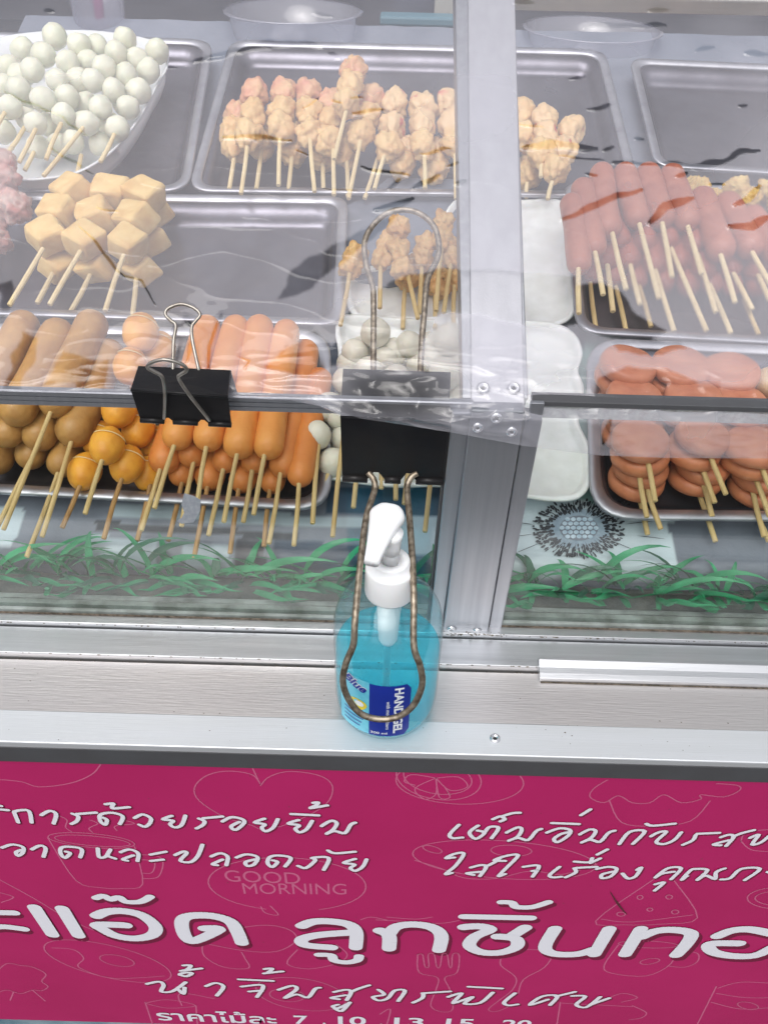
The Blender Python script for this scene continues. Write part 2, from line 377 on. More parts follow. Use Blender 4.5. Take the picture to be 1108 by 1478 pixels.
rivet(onY(716, 603, .3934), (0, -1, 0), .0038, True)
for q in [(651, 912), (688, 915)]: rivet(onY(q[0], q[1]-3, .3934), (0, -1, 0), .0042)
rivet(onZ(714, 1066, ZLED+.0022), (0, 0, 1), .0037)

# ================================================================== TABLECLOTH
zc = .92
def tz(y): return .92+TS*(y-.44)
YC = .4400
board = struct(MB().add([(XL, YC+.004, ZB+.0005), (XR, YC+.004, ZB+.0005), (XR, YC+.004, tz(YC)-.010), (XL, YC+.004, tz(YC)-.010), (XL, 1.17, tz(1.17)-.010), (XR, 1.17, tz(1.17)-.010), (XL, 1.17, ZB), (XR, 1.17, ZB)],
      [(0, 1, 2, 3), (3, 2, 5, 4), (4, 5, 7, 6), (0, 3, 4, 6), (1, 7, 5, 2)]).build('sloping_board', 'print_dark'))
def cwave(x, y): return noise.noise(Vector((x*22, y*9, 1)))*.0018+noise.noise(Vector((x*60, y*30, 4)))*.0006
PRINT = [([(-60, 722), (38, 733), (15, 792), (-60, 786)], (.50, .58, .64)), ([(165, 722), (480, 742), (640, 745), (640, 762), (430, 757), (160, 742)], (.46, .54, .60)),
 ([(137, 749), (430, 766), (430, 775), (137, 761)], (.02, .024, .032)), ([(130, 768), (205, 776), (330, 784), (330, 830), (112, 815)], (.44, .52, .58)), ([(225, 775), (262, 778), (262, 830), (215, 830)], (.26, .28, .33)),
 ([(340, 772), (380, 776), (385, 835), (335, 830)], (.05, .055, .07)), ([(395, 776), (640, 788), (640, 840), (395, 835)], (.06, .09, .14)), ([(560, 735), (640, 740), (640, 800), (560, 800)], (.36, .46, .54)),
 ([(470, 700), (640, 700), (640, 742), (470, 738)], (.03, .07, .12)), ([(725, 690), (960, 720), (975, 750), (985, 850), (710, 840)], (.52, .61, .66)), ([(1085, 796), (1125, 798), (1125, 810), (1085, 810)], (.02, .024, .032)),
 ([(985, 855), (965, 752), (1200, 752), (1200, 880)], (.15, .17, .21)), ([(430, 505), (480, 440), (530, 420), (500, 560), (440, 560)], (.20, .38, .34)), ([(440, 560), (425, 480), (490, 450), (520, 500), (500, 620)], (.03, .05, .09)),
 ([(790, 460), (850, 455), (860, 520), (800, 515)], (.02, .045, .09)), ([(770, 700), (850, 480), (900, 480), (880, 730)], (.20, .36, .33))]
PR = [([(onT(x, y, 0).x, onT(x, y, 0).y) for x, y in pp], c) for pp, c in PRINT]
def print_col(x, y):
    x += .0006*noise.noise(Vector((x*80, y*80, 0)))
    q = noise.noise(Vector((x*9, y*9, 5)))*.5+noise.noise(Vector((x*30, y*30, 6)))*.3
    c = (.20+.10*q, .22+.10*q, .27+.11*q)
    for pp, cc in PR:
        ins = False
        for k in range(len(pp)):
            x1, y1 = pp[k]; x2, y2 = pp[k-1]
            if (y1 > y) != (y2 > y) and x < (x2-x1)*(y-y1)/(y2-y1)+x1: ins = not ins
        if ins: f_ = 1+.25*q; c = tuple(v*f_ for v in cc)
    return c
cl = MB(); cols = []; CX0, CX1, NX = -.47, .62, 480
rowsY = [(YC+.0030, tz(YC)-.029, YC-.030), (YC+.001, tz(YC)-.026, YC-.027), (YC-.001, tz(YC)-.018, YC-.019), (YC-.0012, tz(YC)-.012, YC-.013), (YC-.0005, tz(YC)-.007, YC-.007), (YC+.001, tz(YC)-.0035, YC-.003), (YC+.004, tz(YC+.004)-.0016, YC+.003)]
rowsY += [(YC+.008+i*.003, None, YC+.008+i*.003) for i in range(60)]+[(YC+.196+i*.012, None, YC+.196+i*.012) for i in range(45)]
for j, (y, z, yv) in enumerate(rowsY):
    for i in range(NX+1):
        x = CX0+(CX1-CX0)*i/NX; wv = cwave(x, y); cols.append((*print_col(x, yv), 1))
        if z is not None: cl.v.append(Vector((x, y+wv*1.3, z+wv*.6)))
        else: cl.v.append(Vector((x, y, tz(y)-.0025+wv*.7)))
for j in range(len(rowsY)-1):
    for i in range(NX): cl.f.append((j*(NX+1)+i, j*(NX+1)+i+1, (j+1)*(NX+1)+i+1, (j+1)*(NX+1)+i))
m, n, b, o = node_mat('cloth_print'); at = n.nodes.new('ShaderNodeAttribute'); at.attribute_name = 'print'; n.links.new(at.outputs['Color'], b.inputs['Base Color']); b.inputs['Roughness'].default_value = .42
tc = n.nodes.new('ShaderNodeTexCoord'); t = n.nodes.new('ShaderNodeTexNoise'); t.inputs['Scale'].default_value = 70; t.inputs['Detail'].default_value = 5; bp = n.nodes.new('ShaderNodeBump'); bp.inputs['Strength'].default_value = .5; bp.inputs['Distance'].default_value = .002
n.links.new(tc.outputs['Object'], t.inputs['Vector']); n.links.new(t.outputs[0], bp.inputs['Height']); n.links.new(bp.outputs[0], b.inputs['Normal'])
cloth = cl.build('tablecloth', 'cloth_print', smooth=True)
ca = cloth.data.color_attributes.new('print', 'FLOAT_COLOR', 'POINT'); ca.data.foreach_set('color', [v for c in cols for v in c])
tagp(cloth, 'wrinkled grey and pale blue flower print tablecloth under all the trays', 'tablecloth')
# printed flower beside the front right tray
fc = (835, 762); hm = MB(); fm = MB(); pm = MB(); cm_ = MB()
def cloth_pt(px, py, l=.0012):
    p = onT(px, py, 0); wv = noise.noise(Vector((p.x*22, p.y*9, 1)))*.0018+noise.noise(Vector((p.x*60, p.y*30, 4)))*.0006
    return Vector((p.x, p.y, tz(p.y)-.0025+wv*.7+l))
def blob(mb, cx, cy, rx, ry, ang=0, l=.0012, n_=10):
    ca, sa = math.cos(ang), math.sin(ang)
    mb.flat([cloth_pt(cx+rx*math.cos(t)*ca-ry*math.sin(t)*sa, cy+rx*math.cos(t)*sa+ry*math.sin(t)*ca, l) for t in [2*math.pi*k/n_ for k in range(n_)]])
for k in range(420):
    t = rnd.uniform(0, 2*math.pi); q = rnd.uniform(.50, 1.0)**.8
    blob(fm, fc[0]+66*q*math.cos(t), fc[1]+42*q*math.sin(t), rnd.uniform(1.5, 4.2), rnd.uniform(.9, 1.7), math.atan2(42*math.sin(t), 66*math.cos(t)), .0016, 7)
for k in range(34):
    t = 2*math.pi*k/34+rnd.uniform(-.06, .06)
    blob(fm, fc[0]+50*math.cos(t), fc[1]+32*math.sin(t), rnd.uniform(8, 15), .6, math.atan2(32*math.sin(t), 50*math.cos(t)), .0015, 6)
for k in range(16):
    t = 2*math.pi*k/16+.2; L_ = rnd.uniform(80, 110)
    if math.sin(t) > -.2 and abs(L_*.8*math.sin(t)) < 60: blob(fm, fc[0]+L_*math.cos(t), fc[1]+L_*.55*math.sin(t), 22, .5, math.atan2(.6*math.sin(t), math.cos(t)), .0014, 6)
blob(hm, fc[0], fc[1], 46, 29, 0, .0013, 30); blob(pm, fc[0], fc[1], 28, 18, 0, .0018, 30)
for j in range(-3, 4):
    for i in range(-4, 5):
        x, y = i*8.2+(4.1 if j % 2 else 0), j*6.2
        if (x/27)**2+(y/18)**2 < 1: blob(cm_, fc[0]+x, fc[1]+y, 3.7, 2.9, 0, .0021, 9)
hm.build('flower_halo', 'print_mid', cloth); fm.build('flower_stamen', 'print_dark', cloth); pm.build('flower_centre', 'print_slate', cloth); cm_.build('flower_bud', 'print_blue', cloth)

# ================================================================== TRAYS AND PLATES
def tray(name, corners, lab, mt='tray', h=.022, dep_=.020, rad=.022, flange=.008, taper=.014, group='metal trays in the display case'):
    """corners px: back-left, back-right, front-right, front-left of the rim"""
    K = [onT(x, y, h) for x, y in corners]; ctr = sum(K, Vector())/4
    def loop(off, dz, rr):
        out = []
        for i in range(4):
            p = K[i]; a = (K[i-1]-p).normalized(); b2 = (K[(i+1) % 4]-p).normalized()
            q = p+(a+b2)*off; r2 = max(rr-off*.5, .006)
            s1, s2 = q+a*r2, q+b2*r2
            for k in range(7):
                t = k/6; out.append((1-t)**2*s1+2*t*(1-t)*q+t*t*s2+TN*dz)
        return out
    Ls = [loop(.0015, -.003, rad), loop(0, -.0018, rad), loop(0, 0, rad), loop(.001, .0006, rad), loop(flange*.5, .0, rad), loop(flange, -.0006, rad), loop(flange+.0015, -.003, rad),
          loop(flange+taper*.7, -dep_*.75, rad), loop(flange+taper*.9, -dep_*.95, rad), loop(flange+taper+.004, -dep_, rad)]
    n_ = 28; vs = [v for l in Ls for v in l]; fs = []
    for j in range(len(Ls)-1):
        for i in range(n_): fs.append((j*n_+i, j*n_+(i+1) % n_, (j+1)*n_+(i+1) % n_, (j+1)*n_+i))
    k = len(vs)-n_; rim_fs = [f for f in fs if max(f) < 7*n_]; bas_fs = [f for f in fs if max(f) >= 7*n_]+[tuple(range(k, k+n_))]
    t_ = thing(name, lab, 'tray', ctr-TN*dep_, group)
    for nm, ff, m_ in (('rim', rim_fs, 'tray_rim'), ('basin', bas_fs, mt)):
        used = sorted({i for f in ff for i in f}); mp_ = {i: j for j, i in enumerate(used)}
        o = MB().add([vs[i] for i in used], [tuple(mp_[i] for i in f) for f in ff]).build(nm, m_, t_, smooth=True)
        sf = o.modifiers.new('sol', 'SOLIDIFY'); sf.thickness = .0006; sf.offset = -1
    return t_
tray('metal_tray', [(-90, 466), (476, 478), (478, 737), (-90, 706)], 'steel tray in front left corner full of sausages and orange hot dogs', 'tray_worn', rad=.03)
tray('metal_tray', [(-30, 278), (502, 284), (494, 470), (-60, 452)], 'steel tray with tofu skewers at left and an empty dull right half', 'tray', rad=.02)
tray('metal_tray', [(-80, 44), (308, 58), (272, 276), (-80, 276)], 'steel tray under the white dish of white balls', 'tray', rad=.028)
tray('metal_tray', [(333, 58), (872, 72), (925, 284), (272, 276)], 'wide steel tray at the back with pale meat skewers', 'tray', rad=.024)
tray('metal_tray', [(908, 84), (1260, 100), (1300, 262), (945, 240)], 'empty steel tray in the back right corner', 'tray', rad=.02)
tray('metal_tray', [(812, 262), (1230, 272), (1290, 505), (832, 480)], 'steel tray of pink hot dogs on the right', 'tray_worn', rad=.024)
tray('metal_tray', [(846, 488), (1240, 505), (1290, 752), (852, 748)], 'steel tray of round pink patties in the front right', 'tray', rad=.036)

def dish(name, pp, lab, mt, h0, h1, shrink=.88, cat='plate', grp=None, wall=True):
    pp = smooth_line([Vector((x, y, 0)) for x, y in pp+[pp[0]]], 5)[:-1]
    outer = [onT(p.x, p.y, h1) for p in pp]; c = sum(outer, Vector())/len(outer); n_ = len(outer)
    Ls = [[p-TN*.0015 for p in outer], outer, [p.lerp(c, .02)+TN*.0004 for p in outer], [c+(p-c)*(1-(1-shrink)*.5)-TN*(h1-h0)*.55 for p in outer], [c+(p-c)*shrink-TN*(h1-h0) for p in outer]]
    vs = [v for l in Ls for v in l]+[c-TN*(h1-h0)]; fs = []
    for j in range(len(Ls)-1):
        for i in range(n_): fs.append((j*n_+i, j*n_+(i+1) % n_, (j+1)*n_+(i+1) % n_, (j+1)*n_+i))
    k = (len(Ls)-1)*n_
    fs += [(k+i, k+(i+1) % n_, len(vs)-1) for i in range(n_)]
    o = MB().add(vs, fs).build(name, mt, smooth=True); sf = o.modifiers.new('sol', 'SOLIDIFY'); sf.thickness = .0014; sf.offset = -1
    return tagp(o, lab, cat, grp)
dish('oval_dish', [(-40, 235), (20, 258), (75, 257), (120, 246), (165, 216), (202, 170), (228, 122), (243, 92), (232, 62), (150, 45), (60, 45), (-20, 62), (-60, 120), (-62, 190)],
     'white oval dish heaped with white balls in the back left corner', 'white_foam', .012, .040, .86)
dish('scalloped_plate', [(700, 286), (755, 290), (795, 286), (814, 298), (822, 335), (819, 368), (825, 398), (834, 430), (824, 456), (800, 468), (757, 466), (640, 462), (530, 458), (506, 448), (500, 415), (505, 392), (560, 380), (620, 350), (655, 292)],
     'white scalloped plate under chicken skewers, behind the other plate', 'white_plate', .006, .016, .92)
dish('scalloped_plate', [(478, 690), (470, 650), (476, 600), (486, 560), (490, 510), (486, 476), (500, 456), (600, 462), (700, 462), (757, 464), (800, 468), (828, 484), (838, 510), (832, 536), (840, 562), (832, 590), (834, 615), (850, 650), (852, 690), (835, 716), (800, 721), (757, 716), (700, 708), (640, 700), (560, 700)],
     'white scalloped plate with grey balls, nearest the glass beside the post', 'white_plate', .007, .017, .93)
# slate grey plastic sheet behind the chicken
tagp(MB().prism([onT(x, y, .011) for x, y in [(497, 298), (535, 277), (560, 256), (662, 258), (668, 330), (640, 400), (560, 412), (500, 400)]], -TN*.004).build('plastic_sheet', 'print_slate', bevel=.001),
     'slate grey plastic sheet showing behind the chicken skewers', 'sheet')

# ================================================================== SKEWERS
def basis(p0, p1):
    t = (p1-p0).normalized(); a = t.cross(TN).normalized(); return t, a, a.cross(t)
def sausage_mesh(p0, p1, r_, bend=0, seg=18, n_=16, taper=.0):
    t, a, b2 = basis(p0, p1); L_ = (p1-p0).length; A = p0-t*r_*.1; tot = L_+r_*.2
    pts, rad = [], []
    ks = [0, .006, .02, .045, .085, .14]+[.14+.72*i/8 for i in range(1, 8)]+[.86, .915, .955, .98, .994, 1]
    ph = rnd.uniform(0, 9)
    for k in ks:
        s_ = -r_+(L_+2*r_)*k; e = min(s_+r_, L_+r_-s_)/r_
        rr = r_*(math.sqrt(max(0, 1-(1-min(e, 1))**2.2)) if e < 1 else 1)
        rr = max(rr, r_*.10)*(1+.035*math.sin(k*9+ph))*(1-taper*k)
        pts.append(p0+t*s_+a*bend*math.sin(math.pi*k)); rad.append(rr)
    return MB().tube(pts, rad, seg)
def stick(root, a, b2, r_=None, mt='stick'):
    if b2.y < .4075: b2 = a+(b2-a)*((a.y-.4075)/max(a.y-b2.y, 1e-4))
    r_ = r_ or m_px(b2, 3.7)
    mid = a.lerp(b2, .5)+Vector((rnd.uniform(-.0006, .0006), 0, rnd.uniform(-.0006, .0006)))
    r1 = r_*.85
    return MB().tube([a, mid, b2-(b2-a).normalized()*r1*.25, b2], [r_*.92, r_, r_, r_*.82], 9).build('stick', mt, root, smooth=False)
ORD = ['leftmost', 'second from left', 'third from left', 'fourth from left', 'fifth from left', 'sixth from left', 'seventh from left', 'eighth from left', 'ninth from left', 'tenth from left', 'eleventh from left', 'twelfth from left', 'thirteenth from left', 'fourteenth from left', 'fifteenth from left', 'sixteenth from left', 'seventeenth from left']
def sausages(items, h, desc, group, mt, smt='stick', place='', nm='sausage_skewer', part='sausage', far=None, srpx=3.7):
    items = sorted(items, key=lambda i: i[1][0])
    for k, it in enumerate(items):
        f_, n__, r_, s0, s1 = it[:5]
        if f_ is None: f_ = (n__[0]+far[0], n__[1]+far[1])
        p1, p0 = onT(*f_, h), onT(*n__, h); r_ = m_px(p0, r_)
        p1 = p1-(p1-p0).normalized()*r_*.3
        rt_ = thing(nm, f'{desc}, {ORD[k]} {place}'.replace(' of the',' in the') if False else f'{desc}, {ORD[k]} {place}', 'skewer', p0-TN*r_, group)
        mb = sausage_mesh(p0, p1, r_, rnd.uniform(-.0015, .0015)); o = mb.build(part, mt, rt_, smooth=True)
        if s0:
            a = onT(*s0, h+r_*.25); a = a+(p0-a)*.25
            b2 = onT(*s1, h-.004); stick(rt_, a, b2, m_px(b2, srpx), smt)
    return
GM = 'mustard sausages in the front left tray'
sausages([((36, 466), (-28, 592), 25, (-30, 610), (-60, 700)), ((85, 478), (25, 590), 26, None, None), ((134, 466), (82, 578), 26, (74, 592), (4, 768))], .064, 'fat mustard brown sausage on a bamboo stick', GM, 'f_mustard', place='of the top layer')
sausages([((158, 508), (107, 620), 26, (104, 637), (61, 775)), ((50, 540), (10, 624), 23, (9, 611), (-36, 716))], .046, 'mustard brown sausage tucked below the top ones', GM, 'f_mustard', place='of the second layer')
sausages([(None, (58, 626), 25, (59, 641), (-4, 762))], .040, 'short looking mustard sausage end under the knotted one', GM, 'f_mustard', far=(38, -95), place='of the third layer')
sausages([(None, (-4, 662), 23, None, None), (None, (45, 655), 23, None, None), (None, (90, 667), 22, (84, 683), (39, 804))], .021, 'mustard sausage on the tray floor', GM, 'f_mustard', far=(38, -95), place='of the bottom layer')
GO = 'orange hot dogs in the front left tray'
sausages([((300, 470), (257, 628), 22, (253, 638), (223, 734)), ((342, 470), (302, 630), 22, (298, 641), (285, 725)), ((375, 470), (345, 640), 23, (342, 657), (323, 754)), ((414, 476), (388, 642), 22, (381, 654), (366, 743))], .056,
         'long orange hot dog on a stick', GO, 'f_orange', place='of the top row')
sausages([((441, 505), (409, 668), 22, (404, 684), (388, 785)), ((462, 545), (434, 684), 20, (431, 695), (424, 788))], .036, 'darker orange hot dog slipping to the right', GO, 'f_orange_low', place='of the right edge pair')
sausages([(None, (237, 662), 22, (232, 674), (204, 766)), (None, (277, 655), 20, (281, 669), (262, 760)), (None, (325, 664), 19, (323, 673), (301, 773)), (None, (366, 666), 18, (365, 670), (351, 754))], .035,
         'orange hot dog end below the top row', GO, 'f_orange_low', far=(30, -110), place='of the middle layer')
sausages([(None, (262, 683), 20, (264, 696), (243, 781)), (None, (303, 688), 21, (299, 704), (280, 806)), (None, (350, 692), 20, (344, 701), (332, 799)), (None, (393, 695), 18, (389, 705), (381, 789))], .018,
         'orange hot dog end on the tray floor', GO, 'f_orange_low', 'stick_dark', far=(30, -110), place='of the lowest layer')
GP = 'pink hot dogs in the right tray'
sausages([((824, 293), (835, 379), 18, (834, 389), (835, 453)), ((840, 271), (857, 355), 18, (858, 365), (870, 426)), ((868, 249), (878, 327), 19, (884, 337), (903, 418)), ((901, 249), (919, 312), 19, (923, 327), (950, 431)),
          ((934, 249), (955, 312), 19, (955, 325), (969, 400)), ((968, 252), (991, 316), 20, (992, 330), (1012, 396)), ((1011, 285), (1040, 358), 20, (1039, 371), (1060, 437)), ((1046, 292), (1080, 354), 20, (1085, 365), (1112, 412)), ((1082, 312), (1122, 365), 20, None, None)], .052,
         'pale pink hot dog on a stick', GP, 'f_pink', 'stick_pale', place='of the top row', srpx=4)
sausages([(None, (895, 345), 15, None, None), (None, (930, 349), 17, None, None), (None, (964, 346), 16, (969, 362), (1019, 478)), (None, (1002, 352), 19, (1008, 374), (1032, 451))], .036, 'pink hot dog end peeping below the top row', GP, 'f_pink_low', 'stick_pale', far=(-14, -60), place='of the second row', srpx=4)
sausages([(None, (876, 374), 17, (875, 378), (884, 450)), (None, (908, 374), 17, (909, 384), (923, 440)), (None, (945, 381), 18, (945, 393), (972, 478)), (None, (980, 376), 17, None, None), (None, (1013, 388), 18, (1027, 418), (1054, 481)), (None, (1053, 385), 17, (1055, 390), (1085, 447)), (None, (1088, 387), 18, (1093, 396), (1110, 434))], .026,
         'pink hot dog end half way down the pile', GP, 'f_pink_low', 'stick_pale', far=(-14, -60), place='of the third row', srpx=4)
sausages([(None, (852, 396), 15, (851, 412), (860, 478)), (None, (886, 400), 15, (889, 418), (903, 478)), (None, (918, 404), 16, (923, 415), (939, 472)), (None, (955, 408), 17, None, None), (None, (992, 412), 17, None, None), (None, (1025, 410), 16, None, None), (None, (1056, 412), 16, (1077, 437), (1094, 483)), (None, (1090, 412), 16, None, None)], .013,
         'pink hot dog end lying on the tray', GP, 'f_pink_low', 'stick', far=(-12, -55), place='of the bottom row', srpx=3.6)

def ball_mesh(c, rx, t, a, b2, ry=None, lump=.04, sub=3):
    bm = bmesh.new(); bmesh.ops.create_icosphere(bm, subdivisions=sub, radius=1)
    ry = ry or rx; off = Vector((rnd.uniform(0, 50),)*3); mb = MB()
    vs = []
    for v in bm.verts:
        q = v.co*(1+lump*noise.noise(v.co*1.6+off)+lump*.4*noise.noise(v.co*4+off)) if lump < .2 else v.co*(1+lump*(.9*noise.noise(v.co*1.2+off)+.55*noise.noise(v.co*2.7+off)+.30*noise.noise(v.co*6+off)+.16*noise.noise(v.co*13+off)))
        vs.append(c+t*q.x*rx+a*q.y*ry+b2*q.z*ry)
    bm.verts.index_update(); fs = [tuple(v.index for v in f.verts) for f in bm.faces]; bm.free()
    return mb.add(vs, fs)
def balls(nm, pts, r_, h, lab, grp, mt, st=None, smt='stick', el=1.0, part='ball', lump=.05, slice_=False, srpx=3.7, mats=None, sub=3):
    P = [onT(x, y, h) for x, y in pts]
    t, a, b2 = basis(P[0], P[-1]) if len(P) > 1 else basis(P[0], onT(pts[0][0]+8, pts[0][1]-30, h))
    rt_ = thing(nm, lab, 'skewer', P[0]-TN*.01, grp)
    for k, p in enumerate(P):
        rr = m_px(p, r_)*rnd.uniform(.95, 1.05)
        o = ball_mesh(p, rr*el, t, a, b2, rr, lump, sub).build(part, (mats[k % len(mats)] if mats else mt), rt_, smooth=True)
        if slice_:     # pale cut line round the ball
            q = []
            for i in range(15):
                th = -1.15+2.3*i/14; q.append(p+(t*.28*el*rr)+(a*math.sin(th+.45)+b2*math.cos(th+.45))*rr*1.0)
            MB().tube(q, [rr*.02]+[rr*.035]*13+[rr*.02], 6).build('cut_line', 'f_slice', o, smooth=True)
    if st:
        s0 = onT(*st[0], h+m_px(P[0], r_)*.25); s1 = onT(*st[1], h-.004)
        stick(rt_, s0.lerp(P[0], .25), s1, m_px(s1, srpx), smt)
    return rt_
GY = 'yellow oval balls in the front left tray'
balls('ball_skewer', [(155, 643), (172, 590), (188, 528), (203, 480)], 25, .062, 'yellow balls with pale cut lines, topmost yellow skewer', GY, 'f_yellow', ((146, 669), (123, 742)), el=1.25, slice_=True)
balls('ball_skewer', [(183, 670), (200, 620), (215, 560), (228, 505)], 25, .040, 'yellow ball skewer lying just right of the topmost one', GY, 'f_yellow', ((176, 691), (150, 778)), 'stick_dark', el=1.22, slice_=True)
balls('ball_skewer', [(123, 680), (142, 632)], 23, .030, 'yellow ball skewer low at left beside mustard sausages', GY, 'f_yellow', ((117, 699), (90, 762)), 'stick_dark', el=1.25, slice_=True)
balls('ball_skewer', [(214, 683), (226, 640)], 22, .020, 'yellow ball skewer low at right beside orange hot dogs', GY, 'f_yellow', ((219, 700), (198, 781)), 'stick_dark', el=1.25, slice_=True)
GG = 'grey white balls on the front plate'
balls('ball_skewer', [(456, 628), (476, 588)], 22, .036, 'grey white ball at the plate edge touching the orange hot dogs', GG, 'f_grey', ((461, 643), (451, 756)))
balls('ball_skewer', [(481, 668), (500, 632)], 22, .022, 'grey white ball half hidden left of the large clip', GG, 'f_grey', ((483, 650), (463, 722)))
balls('ball_skewer', [(521, 600), (532, 535), (542, 480)], 22, .048, 'grey white ball skewer reaching up between the clip handle wires', GG, 'f_grey', ((517, 640), (510, 733)))
balls('ball_skewer', [(560, 600), (572, 545), (590, 497)], 20, .040, 'grey white ball skewer at the right handle wire', GG, 'f_grey', ((574, 640), (571, 722)))
balls('ball_skewer', [(490, 600), (500, 550), (512, 508)], 20, .034, 'grey white ball skewer left of the clip handle', GG, 'f_grey', ((497, 640), (480, 775)))
balls('ball_skewer', [(628, 600), (642, 540), (648, 490)], 25, .044, 'grey white ball skewer right beside the post', GG, 'f_grey', ((630, 640), (613, 768)))
balls('ball_skewer', [(590, 620), (600, 570), (606, 525)], 20, .026, 'grey white ball skewer low behind the clip', GG, 'f_grey', ((592, 650), (583, 728)))
balls('ball_skewer', [(506, 525), (514, 515), (523, 505)], 21, .024, 'grey white ball skewer deep at the left of the plate', GG, 'f_grey', None)
balls('ball_skewer', [(540, 560), (556, 520), (568, 508)], 21, .030, 'grey white ball skewer between the two handle wires, underneath', GG, 'f_grey', None)
balls('ball_skewer', [(612, 560), (624, 520), (618, 500)], 20, .026, 'grey white ball skewer between right wire and post, underneath', GG, 'f_grey', None)
balls('ball_skewer', [(664, 560), (668, 520), (668, 500)], 24, .026, 'grey white ball skewer partly behind the post', GG, 'f_grey', None)
balls('ball_skewer', [(545, 640), (549, 590)], 20, .020, 'grey white ball skewer under the middle of the clip', GG, 'f_grey', ((553, 660), (550, 706)))

GW = 'white balls heaped in the oval dish'
WB = [([(52, 178), (62, 143), (83, 116), (98, 90), (115, 65)], .066, ((52, 189), (28, 234)), 'topmost, in the middle left of the heap'),
      ([(15, 155), (27, 127), (47, 101), (63, 80), (79, 53)], .064, ((5, 165), (-15, 200)), 'reaching the highest single ball'),
      ([(92, 166), (97, 140), (113, 116), (128, 90), (140, 68)], .056, ((88, 182), (67, 230)), 'in the centre of the heap'),
      ([(127, 178), (145, 155), (163, 130), (182, 108), (198, 86)], .060, ((120, 184), (63, 254)), 'with the longest stick'),
      ([(170, 185), (185, 155), (200, 132), (214, 102), (227, 74)], .052, ((164, 197), (145, 234)), 'along the right rim of the dish'),
      ([(135, 116), (151, 98), (168, 76), (181, 56)], .070, None, 'lying across the upper right of the heap'),
      ([(40, 172), (38, 140), (30, 110), (34, 72)], .045, ((35, 187), (12, 220)), 'left of the topmost one'),
      ([(105, 205), (122, 178), (125, 150)], .040, ((122, 230), (110, 257)), 'low in the middle front'),
      ([(145, 208), (160, 182), (178, 150)], .036, None, 'low at the front right'),
      ([(55, 212), (70, 180), (84, 150)], .036, ((50, 218), (36, 246)), 'low at the front left'),
      ([(5, 190), (2, 158), (5, 125), (12, 98)], .045, None, 'cut by the left edge of the photo'),
      ([(85, 210), (98, 180), (108, 150)], .028, None, 'deepest in the heap')]
for P_, h_, st_, l_ in WB: balls('ball_skewer', P_, 17, h_, 'white ball skewer '+l_, GW, 'f_white', st_, 'stick_pale', lump=.12, srpx=3.3)

def tofu(pts, r_, h, lab, st):
    P = [onT(x, y, h) for x, y in pts]; rt_ = thing('tofu_skewer', lab, 'skewer', P[0]-TN*.015, 'tofu cubes on sticks')
    t, a, b2 = basis(P[0], P[-1]) if len(P) > 1 else basis(P[0], onT(pts[0][0]+10, pts[0][1]-30, h))
    for p in P:
        bm = bmesh.new(); bmesh.ops.create_cube(bm, size=2); bmesh.ops.bevel(bm, geom=bm.edges[:], offset=.34, segments=3, profile=.5, affect='EDGES')
        bmesh.ops.triangulate(bm, faces=bm.faces[:]); bmesh.ops.subdivide_edges(bm, edges=bm.edges[:], cuts=2)
        rr = m_px(p, r_); an = rnd.uniform(-.9, .9); ca, sa = math.cos(an), math.sin(an); off = Vector((rnd.uniform(0, 50),)*3); vs = []
        tl_ = rnd.uniform(-.5, .5)
        for v in bm.verts:
            q = v.co*(1+.16*noise.noise(v.co*.9+off)+.05*noise.noise(v.co*3+off)); x, y = q.x*ca-q.y*sa, q.x*sa+q.y*ca
            y, z = y*math.cos(tl_)-q.z*math.sin(tl_), y*math.sin(tl_)+q.z*math.cos(tl_)
            vs.append(p+t*x*rr*.92+a*y*rr+b2*z*rr*.8)
        bm.verts.index_update(); MB().add(vs, [tuple(v.index for v in f.verts) for f in bm.faces]).build('tofu_cube', 'f_tofu', rt_, smooth=True); bm.free()
    s1 = onT(*st[1], h-.004); stick(rt_, onT(*st[0], h+.004).lerp(P[0], .3), s1, m_px(s1, 3.8), 'stick_pale')
tofu([(69, 340), (86, 306), (106, 277)], 24, .050, 'three golden tofu cubes, left skewer of the top layer', ((60, 367), (14, 441)))
tofu([(123, 347), (139, 312), (158, 278)], 24, .050, 'three golden tofu cubes, middle skewer of the top layer', ((114, 369), (72, 440)))
tofu([(184, 352), (196, 316), (208, 282)], 24, .052, 'three golden tofu cubes, right skewer of the top layer', ((177, 375), (152, 449)))
tofu([(82, 382), (95, 340), (110, 305)], 22, .022, 'tofu skewer underneath at left', ((78, 394), (54, 438)))
tofu([(139, 385), (150, 340), (165, 305)], 22, .022, 'tofu skewer underneath in the middle', ((131, 394), (99, 456)))
tofu([(202, 388), (218, 345), (224, 305)], 21, .024, 'tofu skewer underneath at right', ((196, 397), (191, 460)))

